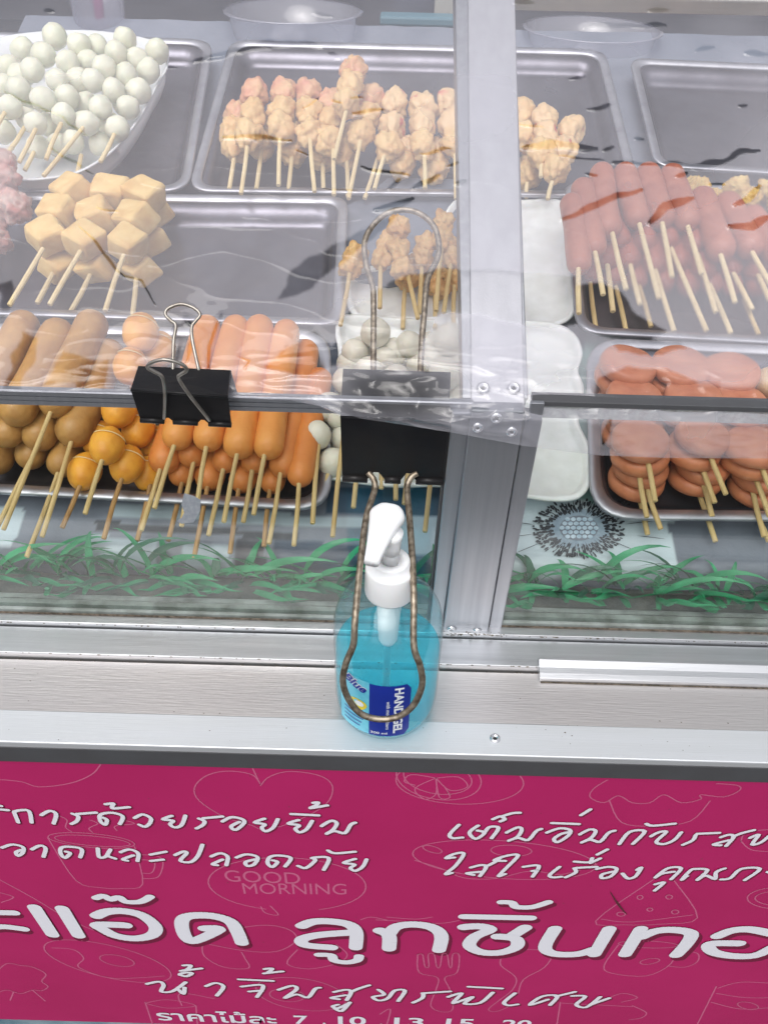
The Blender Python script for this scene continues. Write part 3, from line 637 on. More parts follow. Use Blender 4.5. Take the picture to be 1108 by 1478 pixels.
GB = 'pale meat skewers in the wide back tray'
MEAT = [([(340, 212), (337, 190), (343, 168)], .026, ((340, 212), (331, 273)), 'leftmost and low', 0), ([(359, 197), (365, 166), (368, 135)], .048, ((359, 192), (348, 280)), 'first tall one at left', 0),
        ([(404, 186), (407, 160), (409, 134)], .048, ((405, 190), (402, 268)), 'second tall one from left', 0), ([(378, 208), (385, 185)], .026, ((378, 210), (370, 273)), 'low between the first two tall ones', 0),
        ([(446, 192), (446, 162), (444, 134)], .048, ((447, 190), (454, 277)), 'third tall one from left', 0), ([(423, 216), (428, 195)], .024, ((422, 215), (416, 277)), 'low between second and third tall ones', 0),
        ([(474, 203), (477, 178), (478, 149)], .044, ((483, 197), (482, 282)), 'directly left of the tall peaked pile', 0), ([(466, 224), (470, 205)], .022, ((466, 226), (467, 280)), 'small one low under the middle', 0),
        ([(500, 148), (506, 122), (510, 102)], .074, ((500, 161), (482, 230)), 'highest one peaking above the rest', 0), ([(520, 194), (530, 168), (536, 144)], .048, ((521, 203), (503, 287)), 'leaning right of the peak', 0),
        ([(499, 221), (503, 200)], .024, ((500, 222), (502, 284)), 'small one below the peak', 0), ([(560, 212), (565, 183), (568, 152)], .044, ((552, 230), (540, 273)), 'first with red and white crab bits', 1),
        ([(610, 211), (609, 183), (610, 155)], .044, ((613, 230), (613, 272)), 'second with red and white crab bits', 1), ([(655, 205), (653, 180), (650, 152)], .044, ((657, 230), (658, 287)), 'with crab bits beside the post', 1),
        ([(580, 238), (588, 215)], .024, ((533, 226), (526, 287)), 'low with crab bits', 1), ([(627, 242), (632, 220)], .022, None, 'low crab piece left of the post', 1),
        ([(754, 196), (755, 164)], .044, None, 'just right of the post', 0), ([(782, 222), (786, 200), (785, 175)], .046, ((781, 228), (780, 256)), 'second right of the post', 1),
        ([(801, 246), (814, 218), (820, 191)], .042, ((795, 268), (790, 288)), 'rightmost with crab bits', 1), ([(764, 252), (768, 230)], .022, ((759, 268), (759, 286)), 'low right of the post', 1)]
for P_, h_, st_, l_, cb in MEAT:
    balls('meat_skewer', P_, 18.5, h_, 'pale lumpy meat skewer, '+l_, GB, 'f_meat', st_, 'stick_pale', el=1.4, part='meat_piece', lump=.36, srpx=3.3, mats=['f_meat', 'f_crab', 'f_crab'] if cb else ['f_meat', 'f_meat', 'f_meat_pink'], sub=4)
    if l_.startswith('highest'):
        pass
GC = 'chicken pieces on the scalloped plate'
CH = [([(508, 382), (512, 368)], .034, ((507, 377), (491, 470)), 'at far left of the plate'), ([(553, 372), (560, 352)], .040, ((548, 338), (548, 445)), 'pinkish, between left wire and centre'),
      ([(580, 388), (576, 362), (576, 330)], .050, ((577, 340), (603, 460)), 'tallest, inside the wire loop'), ([(612, 372), (614, 355)], .040, ((609, 362), (605, 453)), 'inside the loop at its right'),
      ([(586, 402), (590, 385)], .026, ((585, 403), (581, 475)), 'low with a long straight stick'), ([(640, 345), (640, 322)], .048, ((639, 330), (629, 449)), 'long, right of the wire loop'),
      ([(652, 372), (648, 355)], .036, ((650, 385), (640, 452)), 'beside the post'), ([(655, 402), (640, 398)], .022, ((656, 408), (654, 470)), 'brown, lowest near the post'), ([(622, 402), (632, 415)], .018, ((630, 408), (628, 474)), 'brown, under the right wire')]
for P_, h_, st_, l_ in CH: balls('chicken_skewer', P_, 15, h_, 'battered chicken skewer '+l_, GC, 'f_chick', st_, 'stick', el=1.35, part='chicken_piece', lump=.5, srpx=3.4, sub=4)
balls('popcorn_skewer', [(22, 300), (8, 262), (4, 235)], 22, .05, 'pinkish crumbed meat skewer at the left photo edge', 'crumbed skewers', 'f_popcorn', None, part='meat_piece', lump=.45, sub=4)
balls('popcorn_skewer', [(-6, 345), (-2, 310)], 20, .03, 'lower pinkish crumbed skewer at the left photo edge', 'crumbed skewers', 'f_popcorn', None, part='meat_piece', lump=.45, sub=4)
for q, l_ in (([(1004, 272), (1030, 290)], 'left'), ([(1062, 272), (1080, 290)], 'middle'), ([(1104, 276), (1120, 300)], 'right')):
    balls('batter_skewer', q, 17, .04, f'yellow battered skewer behind the pink hot dogs, {l_} one', 'yellow battered skewers', 'f_batter', None, part='batter_piece', lump=.5, sub=4)

# round patties: layers of overlapping discs on each stick
def patties(pts, rpx, h, lab, st, mt, tilt=0):
    P = [onT(x, y, h) for x, y in pts]; rt_ = thing('patty_skewer', lab, 'skewer', P[0]-TN*.005, 'round pink patties in the front right tray')
    for k, p in enumerate(P):
        r_ = m_px(p, rpx)*rnd.uniform(.96, 1.04); th = .0120
        ax = (TN+Vector((rnd.uniform(-.1, .1), .22+rnd.uniform(-.06, .06)+tilt, 0))).normalized()
        prof = [(r_*.05, 0), (r_*.85, 0), (r_*.97, th*.18), (r_, th*.5), (r_*.97, th*.82), (r_*.86, th), (r_*.45, th*1.09), (r_*.05, th*1.12)]
        o = MB().lathe(prof, p-ax*th*.5, 36, ax)
        for i, v in enumerate(o.v): o.v[i] = v+ax*.0009*noise.noise(v*90)+(v-p)*.03*noise.noise(v*40)
        o.build('patty', mt if k else mt, rt_, smooth=True)
    if st:
        s1 = onT(*st[1], h-.006); stick(rt_, onT(*st[0], h).lerp(P[0], .3), s1, m_px(s1, 3.9), 'stick')
PC = [[(923, 636), (913, 575), (903, 528)], [(1006, 630), (993, 575), (979, 530)], [(1088, 645), (1068, 585), (1054, 538)]]
PST = [[((932, 648), (945, 724)), ((919, 678), (933, 747)), ((930, 694), (953, 764)), ((916, 702), (934, 772)), ((913, 712), (926, 784))],
       [((1018, 641), (1047, 714)), ((1009, 659), (1031, 726)), ((1006, 686), (1027, 746)), ((1004, 707), (1032, 782)), ((989, 719), (1013, 787))],
       [((1100, 676), (1116, 716)), ((1090, 694), (1110, 746)), ((1078, 706), (1102, 775)), ((1082, 726), (1109, 782)), None]]
for ci, col in enumerate(PC):
    for L_ in range(4):
        dx = rnd.uniform(-6, 6)+[0, -4, 4, -6, -2][L_]; dy = L_*19
        h_ = .056-.0137*L_
        patties([(x+dx+rnd.uniform(-3, 3), y+dy*(1 if k == 0 else .9)) for k, (x, y) in enumerate(col)], 41, h_,
                f"round patty skewer, {['top', 'second', 'third', 'bottom', 'bottom'][L_]} of the {['left', 'middle', 'right'][ci]} stack", PST[ci][L_], 'f_patty_top' if L_ == 0 else 'f_patty')
balls('fishcake_skewer', [(1112, 552), (1130, 590)], 24, .05, 'beige fish cake at the right photo edge', 'beige fish cakes', 'f_beige', None, part='fish_cake', lump=.1)

# ================================================================== PLASTIC GRASS
def grass(x0, x1, lab):
    root = thing('artificial_grass', lab, 'plastic grass', ((x0+x1)/2, .425, ZB))
    x = x0; meshes = []
    k = 0
    while x < x1:
        for q in range(10):
            a = rnd.uniform(0, 2*math.pi); L_ = rnd.uniform(.036, .074); up_ = rnd.uniform(.35, 1.35)
            dirx, diry = math.cos(a)*1.0, math.sin(a)*.42
            if q % 3 == 0: diry = -abs(math.sin(a))*.75-.12; up_ *= .45; L_ *= .8
            base = Vector((x+rnd.uniform(-.006, .006), .4265+rnd.uniform(-.004, .005), ZB+.002+rnd.uniform(0, .008)))
            pts = []; n_ = 7; ww = rnd.uniform(.0025, .0043)
            for i in range(n_+1):
                s_ = i/n_; el = up_*(1.05-s_*1.35)+.12
                pts.append((base if i == 0 else pts[-1])+Vector((dirx*math.cos(el), diry*math.cos(el), math.sin(el)))*L_/n_)
            for p_ in pts: p_.y = min(max(p_.y, .4055), YC-.003+.0*p_.z) if p_.z < .921 else max(p_.y, .4055); p_.z = max(p_.z, ZB+.0045)
            side = Vector((-diry, dirx, 0)).normalized() if abs(dirx)+abs(diry) > 0 else Vector((1, 0, 0))
            if abs(side.x) < .35: side = (side+Vector((.0, 0, .7))).normalized()
            vs, fs = [], []
            for i, p_ in enumerate(pts):
                s_ = i/n_; w_ = ww*min(1, .62+s_*1.6)*max(.03, 1-s_**1.5)
                vs += [p_-side*w_+Vector((0, 0, w_*.35)), p_, p_+side*w_+Vector((0, 0, w_*.35))]
            for i in range(n_):
                b2 = i*3; fs += [(b2, b2+1, b2+4, b2+3), (b2+1, b2+2, b2+5, b2+4)]
            o = MB().add(vs, fs).build('blade', 'leaf' if rnd.random() < .72 else 'leaf_dark', root, smooth=True); k += 1
        x += rnd.uniform(.020, .028)
grass(onY(-60, 840, .425).x, onY(640, 840, .425).x, 'strip of green plastic grass behind the left glass pane')
grass(onY(722, 840, .425).x, onY(1150, 840, .425).x, 'strip of green plastic grass behind the right glass pane')

# ================================================================== BINDER CLIPS
def clip(root, sb, sf, lip, front_Y, foff, mt='black_metal', lip_r=.0022, notch=None, lipY=None):
    """sb/sf/lip: left and right pixels of back spine edge, front spine edge, front lip"""
    B = [onF(*q, foff) for q in sb]; F_ = [onY(*q, front_Y) for q in sf]; L_ = [onY(*q, lipY or front_Y+.004) for q in lip]
    MB().prism([B[0], F_[0], F_[1], B[1]], FN*.0009).build('spine', mt, root, bevel=.0004)
    # front face with notches for the handle
    t_ = .0009; fr_ = F_; li = L_
    def lp(u, v): return fr_[0].lerp(fr_[1], u).lerp(li[0].lerp(li[1], u), v)
    poly = [lp(0, 0), lp(0, 1)]
    for u0, u1 in notch: poly += [lp(u0, 1), lp(u0+(u1-u0)*.35, .88), lp(u0+(u1-u0)*.65, .88), lp(u1, 1)]
    poly += [lp(1, 1), lp(1, 0)]
    MB().prism(poly, (0, .0009, 0)).build('front_face', mt, root)
    segs = [0]+[x for u in notch for x in u]+[1]
    for i in range(0, len(segs), 2):
        MB().tube([lp(segs[i], 1.0), lp(segs[i+1], 1.0)], lip_r, 12).build('lip', mt, root, smooth=True)
    for i in range(1, len(segs)-1, 2):
        pass
    bk = [Vector((L_[0].x, .4135, L_[0].z+.004)), Vector((L_[1].x, .4135, L_[1].z+.004))]
    MB().prism([B[0]-FN*.0003, B[1]-FN*.0003, bk[1], bk[0]], (0, .0009, 0)).build('back_face', mt, root)
    # curled shoulder between spine and front
    MB().tube([F_[0]+Vector((0, .0004, 0)), F_[1]+Vector((0, .0004, 0))], .0011, 10).build('spine_curl', mt, root, smooth=True)
big = thing('binder_clip', 'large black binder clip with long tarnished wire handles holding the film by the post', 'binder clip', onY(570, 640, .39), 'binder clips on the top rail')
clip(big, [(495, 533), (650, 538)], [(491, 601), (648, 606)], [(494, 690), (639, 695)], .3925, -.0050, lip_r=.0026, notch=[(.25, .42), (.58, .73)], lipY=.3960)
bh = [(539, 545), (539, 500), (539, 432), (537, 410), (529, 384), (526, 351), (536, 328), (555, 310), (577, 303), (603, 307), (625, 325), (633, 351), (631, 373), (620, 395), (615, 414), (612, 453), (609, 486), (606, 546)]
MB().tube(smooth_line([onF(x, y, -.0065) for x, y in bh], 5), .0019, 12).build('wire_handle', 'wire_old', big, smooth=True)['label'] = 'wire handle lying up the slope under the film'
fh = [(531, 682), (539, 692), (541, 705), (536, 722), (528, 749), (521, 803), (516, 853), (512, 898), (510, 930), (499, 958), (495, 985), (504, 1011), (522, 1031), (549, 1038), (575, 1034), (597, 1017), (609, 988), (606, 961), (597, 932), (597, 868), (595, 809), (591, 749), (588, 718), (588, 700), (594, 688), (602, 683)]
def fhY(y): return float(np.interp(y, [682, 700, 760, 820, 900, 960, 1040], [.3960, .390, .360, .330, .300, .290, .281]))
MB().tube(smooth_line([onY(x, y, fhY(y)) for x, y in fh], 5), .0020, 12).build('wire_handle', 'wire_old', big, smooth=True)['label'] = 'wire handle hanging down in front of the bottle'
sm = thing('binder_clip', 'small black binder clip with shiny wire handles on the left rail', 'binder clip', onY(260, 590, .39), 'binder clips on the top rail')
clip(sm, [(200, 529), (333, 535)], [(189, 563), (329, 573)], [(203, 606), (334, 613)], .3840, .0035, lip_r=.0018, notch=[(.26, .36), (.63, .75)], lipY=.3875)
sh = [(250, 540), (250, 525), (251, 492), (254, 470), (247, 463), (239, 454), (243, 445), (261, 439), (279, 444), (289, 454), (282, 464), (277, 472), (278, 492), (288, 538)]
MB().tube(smooth_line([onF(x, y, .004+.012*(540-y)/100) for x, y in sh], 5), .00105, 10).build('wire_handle', 'wire', sm, smooth=True)
sf_ = [(237, 604), (238, 590), (238, 564), (234, 544), (222, 536), (213, 530), (220, 523), (238, 519), (261, 525), (270, 534), (262, 540), (258, 546), (272, 568), (303, 607)]
MB().tube(smooth_line([onY(x, y, .3845-.011*(607-y)/85) for x, y in sf_], 5), .00105, 10).build('wire_handle', 'wire', sm, smooth=True)

# ================================================================== PLASTIC FILM over the slope
VEIL_STREAKS = [([(7, 134), (37, 147), (75, 160), (125, 195)], 2), ([(75, 215), (100, 230), (135, 250)], 2), ([(300, 83), (330, 76), (360, 68), (400, 63), (440, 62), (465, 67)], 5), ([(280, 88), (325, 80)], 4), ([(475, 78), (490, 83)], 4),  # streaks cut from the painted sky veil where folds reflect dark; also ridged
 ([(322, 199), (360, 197), (395, 201), (420, 203)], 3.5), ([(437, 155), (458, 143)], 2), ([(478, 146), (495, 148)], 2), ([(505, 140), (523, 141)], 2), ([(510, 165), (530, 160), (552, 157)], 4), ([(425, 215), (445, 225)], 1.6), ([(467, 270), (515, 277)], 1.8),
 ([(522, 240), (545, 247), (590, 252)], 3), ([(560, 273), (577, 258)], 3), ([(541, 303), (565, 298), (595, 286)], 5.5), ([(607, 222), (650, 215)], 2.5), ([(595, 272), (612, 264), (633, 255)], 4), ([(645, 240), (662, 234)], 2.5), ([(658, 266), (672, 260)], 4),
 ([(842, 39), (900, 36), (960, 36)], 4.5), ([(935, 14), (965, 14)], 4), ([(1003, 73), (1030, 68)], 3), ([(1075, 77), (1110, 77)], 4), ([(848, 158), (880, 152)], 4), ([(820, 112), (843, 110)], 3), ([(750, 180), (785, 184)], 2), ([(755, 213), (800, 208), (860, 215)], 6),
 ([(870, 219), (885, 212)], 3), ([(805, 226), (870, 231)], 2), ([(885, 235), (960, 236), (1010, 242), (1040, 232), (1065, 220), (1095, 217)], 4.5), ([(990, 250), (975, 254)], 4), ([(845, 252), (862, 253)], 2.5), ([(810, 317), (850, 300), (890, 282), (925, 276)], 5), ([(937, 322), (960, 298), (998, 287)], 6),
 ([(1060, 295), (1080, 285), (1095, 268)], 6), ([(1052, 328), (1085, 326), (1110, 312)], 6), ([(1022, 268), (1045, 267)], 2.5), ([(1065, 152), (1077, 152)], 3), ([(915, 200), (928, 200)], 2.5),
 ([(115, 325), (135, 345), (160, 380), (180, 400), (205, 405), (225, 440)], 2), ([(140, 300), (170, 305)], 1.4), ([(65, 16), (78, 16)], 3), ([(265, 91), (272, 91)], 1.5), ([(240, 98), (255, 98)], 2), ([(450, 18), (480, 24)], 3), ([(320, 455), (312, 470), (302, 500), (300, 545)], 2.6),
 ([(270, 520), (278, 490)], 3), ([(268, 460), (275, 470)], 4), ([(345, 515), (360, 520), (352, 535)], 1.6), ([(740, 3), (770, 5)], 3), ([(880, 605), (870, 640)], 5)]
VEIL_GAPS = [[(398, 432), (425, 388), (480, 356), (530, 325), (578, 306), (562, 322), (535, 347), (482, 387), (432, 428)],  # patches where the painted sky reflection is nearly taken out
 [(478, 530), (490, 472), (534, 423), (568, 406), (612, 390), (644, 388), (700, 390), (760, 392), (830, 400), (836, 468), (760, 470), (700, 455), (655, 451), (625, 458), (616, 484), (600, 512), (622, 540), (560, 520)],
 [(828, 412), (872, 410), (897, 422), (915, 452), (962, 478), (942, 494), (872, 487), (836, 472)],
 [(858, 545), (905, 530), (960, 532), (1010, 552), (1060, 560), (1108, 556), (1150, 560), (1150, 590), (860, 582)], [(880, 492), (980, 494), (990, 503), (940, 514), (895, 508)],
 [(18, 520), (32, 478), (55, 488), (50, 520), (30, 562), (5, 562)], [(60, 555), (92, 508), (140, 520), (120, 555)], [(128, 530), (160, 520), (150, 560), (110, 562)],
 [(380, 530), (425, 495), (455, 478), (478, 500), (500, 470), (520, 440), (500, 520), (440, 545)], [(0, 415), (20, 405), (18, 440), (0, 460)]]
def film():
    step = 1.8; xs = np.arange(-60, 1175, step)
    ypre = np.arange(-50, 552, step); nh = 26
    X, Yp = np.meshgrid(xs, ypre)
    yb_ = np.interp(xs, [-60, 190, 430, 491, 648, 680, 760, 1170], [562, 566, 572, 600, 604, 590, 586, 590])
    ye_ = np.interp(xs, [-60, 190, 330, 420, 480, 520, 600, 650, 752, 860, 960, 1170], [564, 569, 574, 578, 590, 604, 616, 624, 643, 657, 661, 662])
    rowsx = [X]; rowsy = [Yp]; ty = []
    for i in range(8): rowsx.append(xs[None]); rowsy.append((552+(yb_-552)*(i+1)/8)[None])
    for i in range(nh): rowsx.append(xs[None]); rowsy.append((yb_+(ye_-yb_)*(i+1)/nh)[None])
    PX = np.vstack([r if r.shape[0] > 1 else r for r in rowsx]); PY = np.vstack(rowsy); nr, nc = PX.shape; nF = len(ypre)+8
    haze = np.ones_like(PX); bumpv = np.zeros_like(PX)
    jit = np.zeros_like(PX)
    for j in range(nr):
        for i in range(0, nc):
            jit[j, i] = noise.noise(Vector((PX[j, i]*.035, PY[j, i]*.05, 3)))
    jx = PX+jit*7; jy = PY+jit*4
    for pts, wd in VEIL_STREAKS:
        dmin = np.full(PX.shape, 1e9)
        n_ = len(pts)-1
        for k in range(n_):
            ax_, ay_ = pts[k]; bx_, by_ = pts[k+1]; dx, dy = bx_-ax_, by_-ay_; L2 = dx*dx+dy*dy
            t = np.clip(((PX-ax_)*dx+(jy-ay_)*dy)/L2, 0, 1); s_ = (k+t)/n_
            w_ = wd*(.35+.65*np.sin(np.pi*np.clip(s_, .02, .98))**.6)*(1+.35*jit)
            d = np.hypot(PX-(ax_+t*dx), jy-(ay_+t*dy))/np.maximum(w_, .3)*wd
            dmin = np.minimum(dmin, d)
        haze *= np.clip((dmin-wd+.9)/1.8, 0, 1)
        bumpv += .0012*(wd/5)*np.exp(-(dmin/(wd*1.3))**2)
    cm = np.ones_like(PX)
    for poly in VEIL_GAPS:
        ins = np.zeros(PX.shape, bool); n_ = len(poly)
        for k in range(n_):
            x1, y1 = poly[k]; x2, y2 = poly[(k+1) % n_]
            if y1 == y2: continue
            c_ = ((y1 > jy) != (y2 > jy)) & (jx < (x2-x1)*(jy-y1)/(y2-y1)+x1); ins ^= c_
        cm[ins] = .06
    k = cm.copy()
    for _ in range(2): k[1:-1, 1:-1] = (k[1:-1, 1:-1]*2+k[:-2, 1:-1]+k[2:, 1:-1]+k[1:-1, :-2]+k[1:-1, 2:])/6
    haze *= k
    haze *= 1-.88*np.exp(-((PX-570)/85)**4-((PY-572)/36)**4)  # painted veil thinned over the large clip
    haze *= np.clip(.55+.45*(PY-20)/90, .5, 1)   # painted sky veil thins towards the top edge
    vs = np.zeros((nr, nc, 3))
    n_f = Vector((0, -FS, 1))
    cz = CAM.z; d0 = 1.088-FS*.40
    DX = fd.x+rt.x*(PX-554)/FPX+up.x*(739-PY)/FPX; DY = fd.y+rt.y*(PX-554)/FPX+up.y*(739-PY)/FPX; DZ = fd.z+rt.z*(PX-554)/FPX+up.z*(739-PY)/FPX
    off = .0022+bumpv
    wr = np.zeros_like(PX)
    for j in range(nr):
        for i in range(nc):
            x, y = PX[j, i], PY[j, i]
            a = noise.noise(Vector((x*.010, y*.014, 8)))*.0011
            nearr = min(1, max(0, (y-505)/50)); c_ = math.exp(-((x-560)/170)**2)
            b3 = 1-abs(noise.noise(Vector((x*.0055+y*.004, y*.022-x*.004, 12)))+.25*noise.noise(Vector((x*.02, y*.05, 13))))*2.2
            a += .00028*max(0, b3)**7
            b2 = (1-abs(noise.noise(Vector((x*.012+y*.01, y*.055-x*.006, 2))))*2.4)
            wr[j, i] = a+nearr*(.0012+.0022*c_)*b2*b2*(1 if b2 > 0 else 0)
    off = off+wr
    t = (d0+off-(cz))/(DZ-FS*DY)      # n.CAM = cz (camera y is 0)
    Yf = DY*t
    # front flap: ease from the slope to a hanging sheet
    for j in range(nF, nr):
        s_ = (j-nF+1)/nh; yf0 = Yf[nF-1]; hang = np.interp(xs, [-60, 430, 485, 655, 700, 1170], [.3965, .3955, .3890, .3890, .3905, .3945])
        fl = wr[j]*.55
        t[j] = (yf0+(hang-yf0)*min(1, s_*3.0)-fl)/DY[j]
    vs[..., 0] = CAM.x+DX*t; vs[..., 1] = DY*t; vs[..., 2] = cz+DZ*t
    idx = np.arange(nr*nc).reshape(nr, nc)
    fs = np.stack([idx[:-1, :-1], idx[:-1, 1:], idx[1:, 1:], idx[1:, :-1]], -1).reshape(-1, 4)
    org = Vector((0, .5, 1.1))
    me = bpy.data.meshes.new('plastic_film'); me.from_pydata((vs.reshape(-1, 3)-np.array(org)).tolist(), [], fs.tolist())
    at = me.attributes.new('haze', 'FLOAT', 'POINT'); at.data.foreach_set('value', haze.ravel().astype(np.float32))  # strength of the painted reflection veil, per vertex
    me.update()
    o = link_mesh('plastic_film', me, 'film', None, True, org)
    tagp(o, 'creased clear plastic film stretched over the sloping top and folded over the rail', 'plastic film')
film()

# ================================================================== HAND GEL BOTTLE
BC = Vector((onY(559, 940, .333).x, .333, ZLED+.0003))
bt = thing('gel_bottle', 'clear pump bottle of bright blue hand gel standing on the ledge', 'bottle', BC)
RB = .0347
def body_prof(g=0, top=.119):
    pr = [(.003, .0018+g), (.020, .0015+g), (.0285-g, .0004+g), (.0315-g, .003+g*.5), (.0338-g, .009), (RB-g, .018), (RB-g, .060), (RB-g, .082), (.0342-g, .089), (.0325-g, .096), (.0295-g, .1025), (.0250-g, .1075), (.0195-g, .111), (.0155-g, .1132), (.0132-g, .1155), (.0130-g, .121)]
    return pr
MB().lathe(body_prof(), BC, 56, caps=False).build('bottle_body', 'bottle_plastic', bt, smooth=True)
gp = [(.002, .003)]+[(r_, h) for r_, h in [(r_-.0010, h+.0008) for r_, h in body_prof(0)] if h < .0605]+[(.0334, .0635), (.0322, .0640), (.020, .0637), (.001, .0638)]
MB().lathe(gp, BC, 56, caps=True).build('gel', 'gel', bt, smooth=True)
bub = MB()
for k in range(46):
    t = rnd.uniform(0, 6.28); q = .031*math.sqrt(rnd.random()); r0 = rnd.uniform(.0003, .0009); c0 = BC+Vector((q*math.cos(t), q*math.sin(t), rnd.uniform(.052, .0642)))
    bub.lathe([(r0*.1, -r0), (r0*.8, -r0*.6), (r0, 0), (r0*.8, r0*.6), (r0*.1, r0)], c0, 8)
tagp(bub.build('air_bubble', 'bottle_plastic', bt, smooth=True), kind='stuff')
MB().lathe([(.0128, .1135), (.0150, .1135), (.0152, .1145), (.0150, .1330), (.0144, .1345), (.0118, .1350), (.0112, .1392), (.0106, .1400), (.0065, .1400), (.0060, .1375), (.0045, .1370)], BC, 48).build('collar', 'pump_white', bt, smooth=True, bevel=0)
MB().lathe([(.0045, .1360), (.0045, .1600)], BC, 24).build('stem', 'pump_white', bt, smooth=True)
MB().lathe([(.0082, .122), (.0082, .108), (.0070, .090), (.0062, .070), (.0045, .066), (.0026, .064), (.0024, .006)], BC, 24).build('dip_tube', 'tube_white', bt, smooth=True)
# pump head: teardrop plan, domed top
hz = ZLED+.1585; hc = onZ(558, 740, hz+.008); tip = onZ(536, 803, hz+.006)
ax = Vector((tip.x-hc.x, tip.y-hc.y, 0)); HL = ax.length; ax.normalize(); sd_ = Vector((-ax.y, ax.x, 0))
n_s = 22; rings = []
for i in range(n_s+1):
    s_ = i/n_s; d = -.0106+(HL+.0106)*(s_**1.7)
    if d < 0: wv = .0106*math.sqrt(max(0, 1-(d/.0106)**2))
    else: wv = .0106+(.0042-.0106)*(d/HL)**.75
    wv = max(wv, .0012); drop = .0005+.0030*max(0, d/HL)**2
    th = (.0085 if d < .004 else .0085-.0028*(d/HL)); sec = []
    ends = min(1, .35+(d+.0106)/.0030)
    for k in range(14):
        an = 2*math.pi*k/14; cx_ = math.copysign(abs(math.cos(an))**.6, math.cos(an)); cz_ = math.copysign(abs(math.sin(an))**.6, math.sin(an))
        sec.append(Vector((hc.x, hc.y, hz+.0045))+ax*d+sd_*wv*cx_+Vector((0, 0, cz_*th*.5*ends-drop)))
    rings.append(sec)
hd = MB(); hd.v = [v for r_ in rings for v in r_]
for i in range(n_s):
    for k in range(14): hd.f.append((i*14+k, i*14+(k+1) % 14, (i+1)*14+(k+1) % 14, (i+1)*14+k))
hd.f += [tuple(range(14))[::-1], tuple(range(n_s*14, n_s*14+14))]
hd.build('pump_head', 'pump_white', bt, smooth=True)
MB().lathe([(.0052, .146), (.0054, .152), (.0060, .157), (.0066, .161)], BC, 24).build('head_skirt', 'pump_white', bt, smooth=True)
# label, wrapped round the body
def cyl(u, v, r_=RB+.0003): return Vector((BC.x+r_*math.sin(u/RB), BC.y-r_*math.cos(u/RB), BC.z+v))     # u metres round, v height
def wrap_patch(u0, u1, v0, v1, mt, nm, r_=RB+.0003, round_=0, par=None):
    mb = MB(); n_ = 20; mm = 10
    for j in range(mm+1):
        for i in range(n_+1):
            a, b2 = i/n_, j/mm; u = u0+(u1-u0)*a; v = v0+(v1-v0)*b2
            if round_:
                dv = min(v-v0, v1-v)
                if dv < round_ and u > (u0+u1)/2: u = min(u, u1-round_+math.sqrt(max(0, round_**2-(round_-dv)**2)))
            mb.v.append(cyl(u, v, r_))
    for j in range(mm):
        for i in range(n_): mb.f.append((j*(n_+1)+i, j*(n_+1)+i+1, (j+1)*(n_+1)+i+1, (j+1)*(n_+1)+i))
    return mb.build(nm, mt, par or lbl, smooth=True)
lbl = wrap_patch(-.0345, -.0108, .012, .066, 'label_sky', 'label', par=bt); ORG[lbl.name] = ORG[bt.name]
wrap_patch(-.0108, .0155, .012, .0655, 'label_blue', 'label_panel', RB+.00045, .003)
def text_mesh(s_, bold=0):
    cu = bpy.data.curves.new('t', 'FONT'); cu.body = s_; cu.size = 1; cu.offset = bold; cu.resolution_u = 4
    to = bpy.data.objects.new('t', cu); C.objects.link(to); bpy.context.view_layer.update()
    dg = bpy.context.evaluated_depsgraph_get(); me = bpy.data.meshes.new_from_object(to.evaluated_get(dg))
    vs = [tuple(v.co) for v in me.vertices]; fs = [tuple(p.vertices) for p in me.polygons]
    bpy.data.objects.remove(to); bpy.data.curves.remove(cu); bpy.data.meshes.remove(me); return vs, fs
def wrap_text(s_, u0, v0, size, mt, rot=False, width=None, bold=.01, shear=0, r_=RB+.0007, ang=0):
    vs, fs = text_mesh(s_, bold); w_ = max(v[0] for v in vs)
    kx = size if not width else width/w_
    out = []
    for x, y, z in vs:
        X_, Y_ = x*kx+shear*y*size, y*size
        if ang: X_, Y_ = X_*math.cos(ang)-Y_*math.sin(ang), X_*math.sin(ang)+Y_*math.cos(ang)
        out.append(cyl(u0+Y_, v0-X_, r_) if rot else cyl(u0+X_, v0+Y_, r_))
    MB().add(out, fs).build('lettering', mt, lbl)
wrap_text('HAND GEL', .0052, .0635, .0078, 'label_white', True, width=.048, bold=.035)
wrap_text('with moisturizers', .0002, .0500, .0034, 'label_white', True, width=.030, bold=.01)
wrap_text('300 ml', -.0098, .0145, .0032, 'label_white', bold=.015, width=.011)
wrap_text('Blue', -.0300, .060, .0105, 'label_white', bold=.07, shear=.25, ang=-.35, width=.0165, r_=RB+.0006)
wrap_text('Blue', -.0300, .060, .0105, 'label_blue', bold=.03, shear=.25, ang=-.35, width=.0165, r_=RB+.0009)
fl_ = MB(); fl_.flat([cyl(-.0185+.006*math.cos(t)*(1+.3*math.sin(t)), .040+.0055*math.sin(t), RB+.0006) for t in [2*math.pi*k/16 for k in range(16)]]); fl_.build('leaf_emblem', 'label_yellow', lbl)
fl_ = MB(); fl_.flat([cyl(-.0175+.0032*math.cos(t), .0415+.0026*math.sin(t), RB+.0008) for t in [2*math.pi*k/12 for k in range(12)]]); fl_.build('leaf_emblem', 'label_white', lbl)
for k in range(4): wrap_patch(-.0300, -.0135-.0012*k, .0292-.004*k, .0302-.004*k, 'label_blue', 'small_print', RB+.0006)

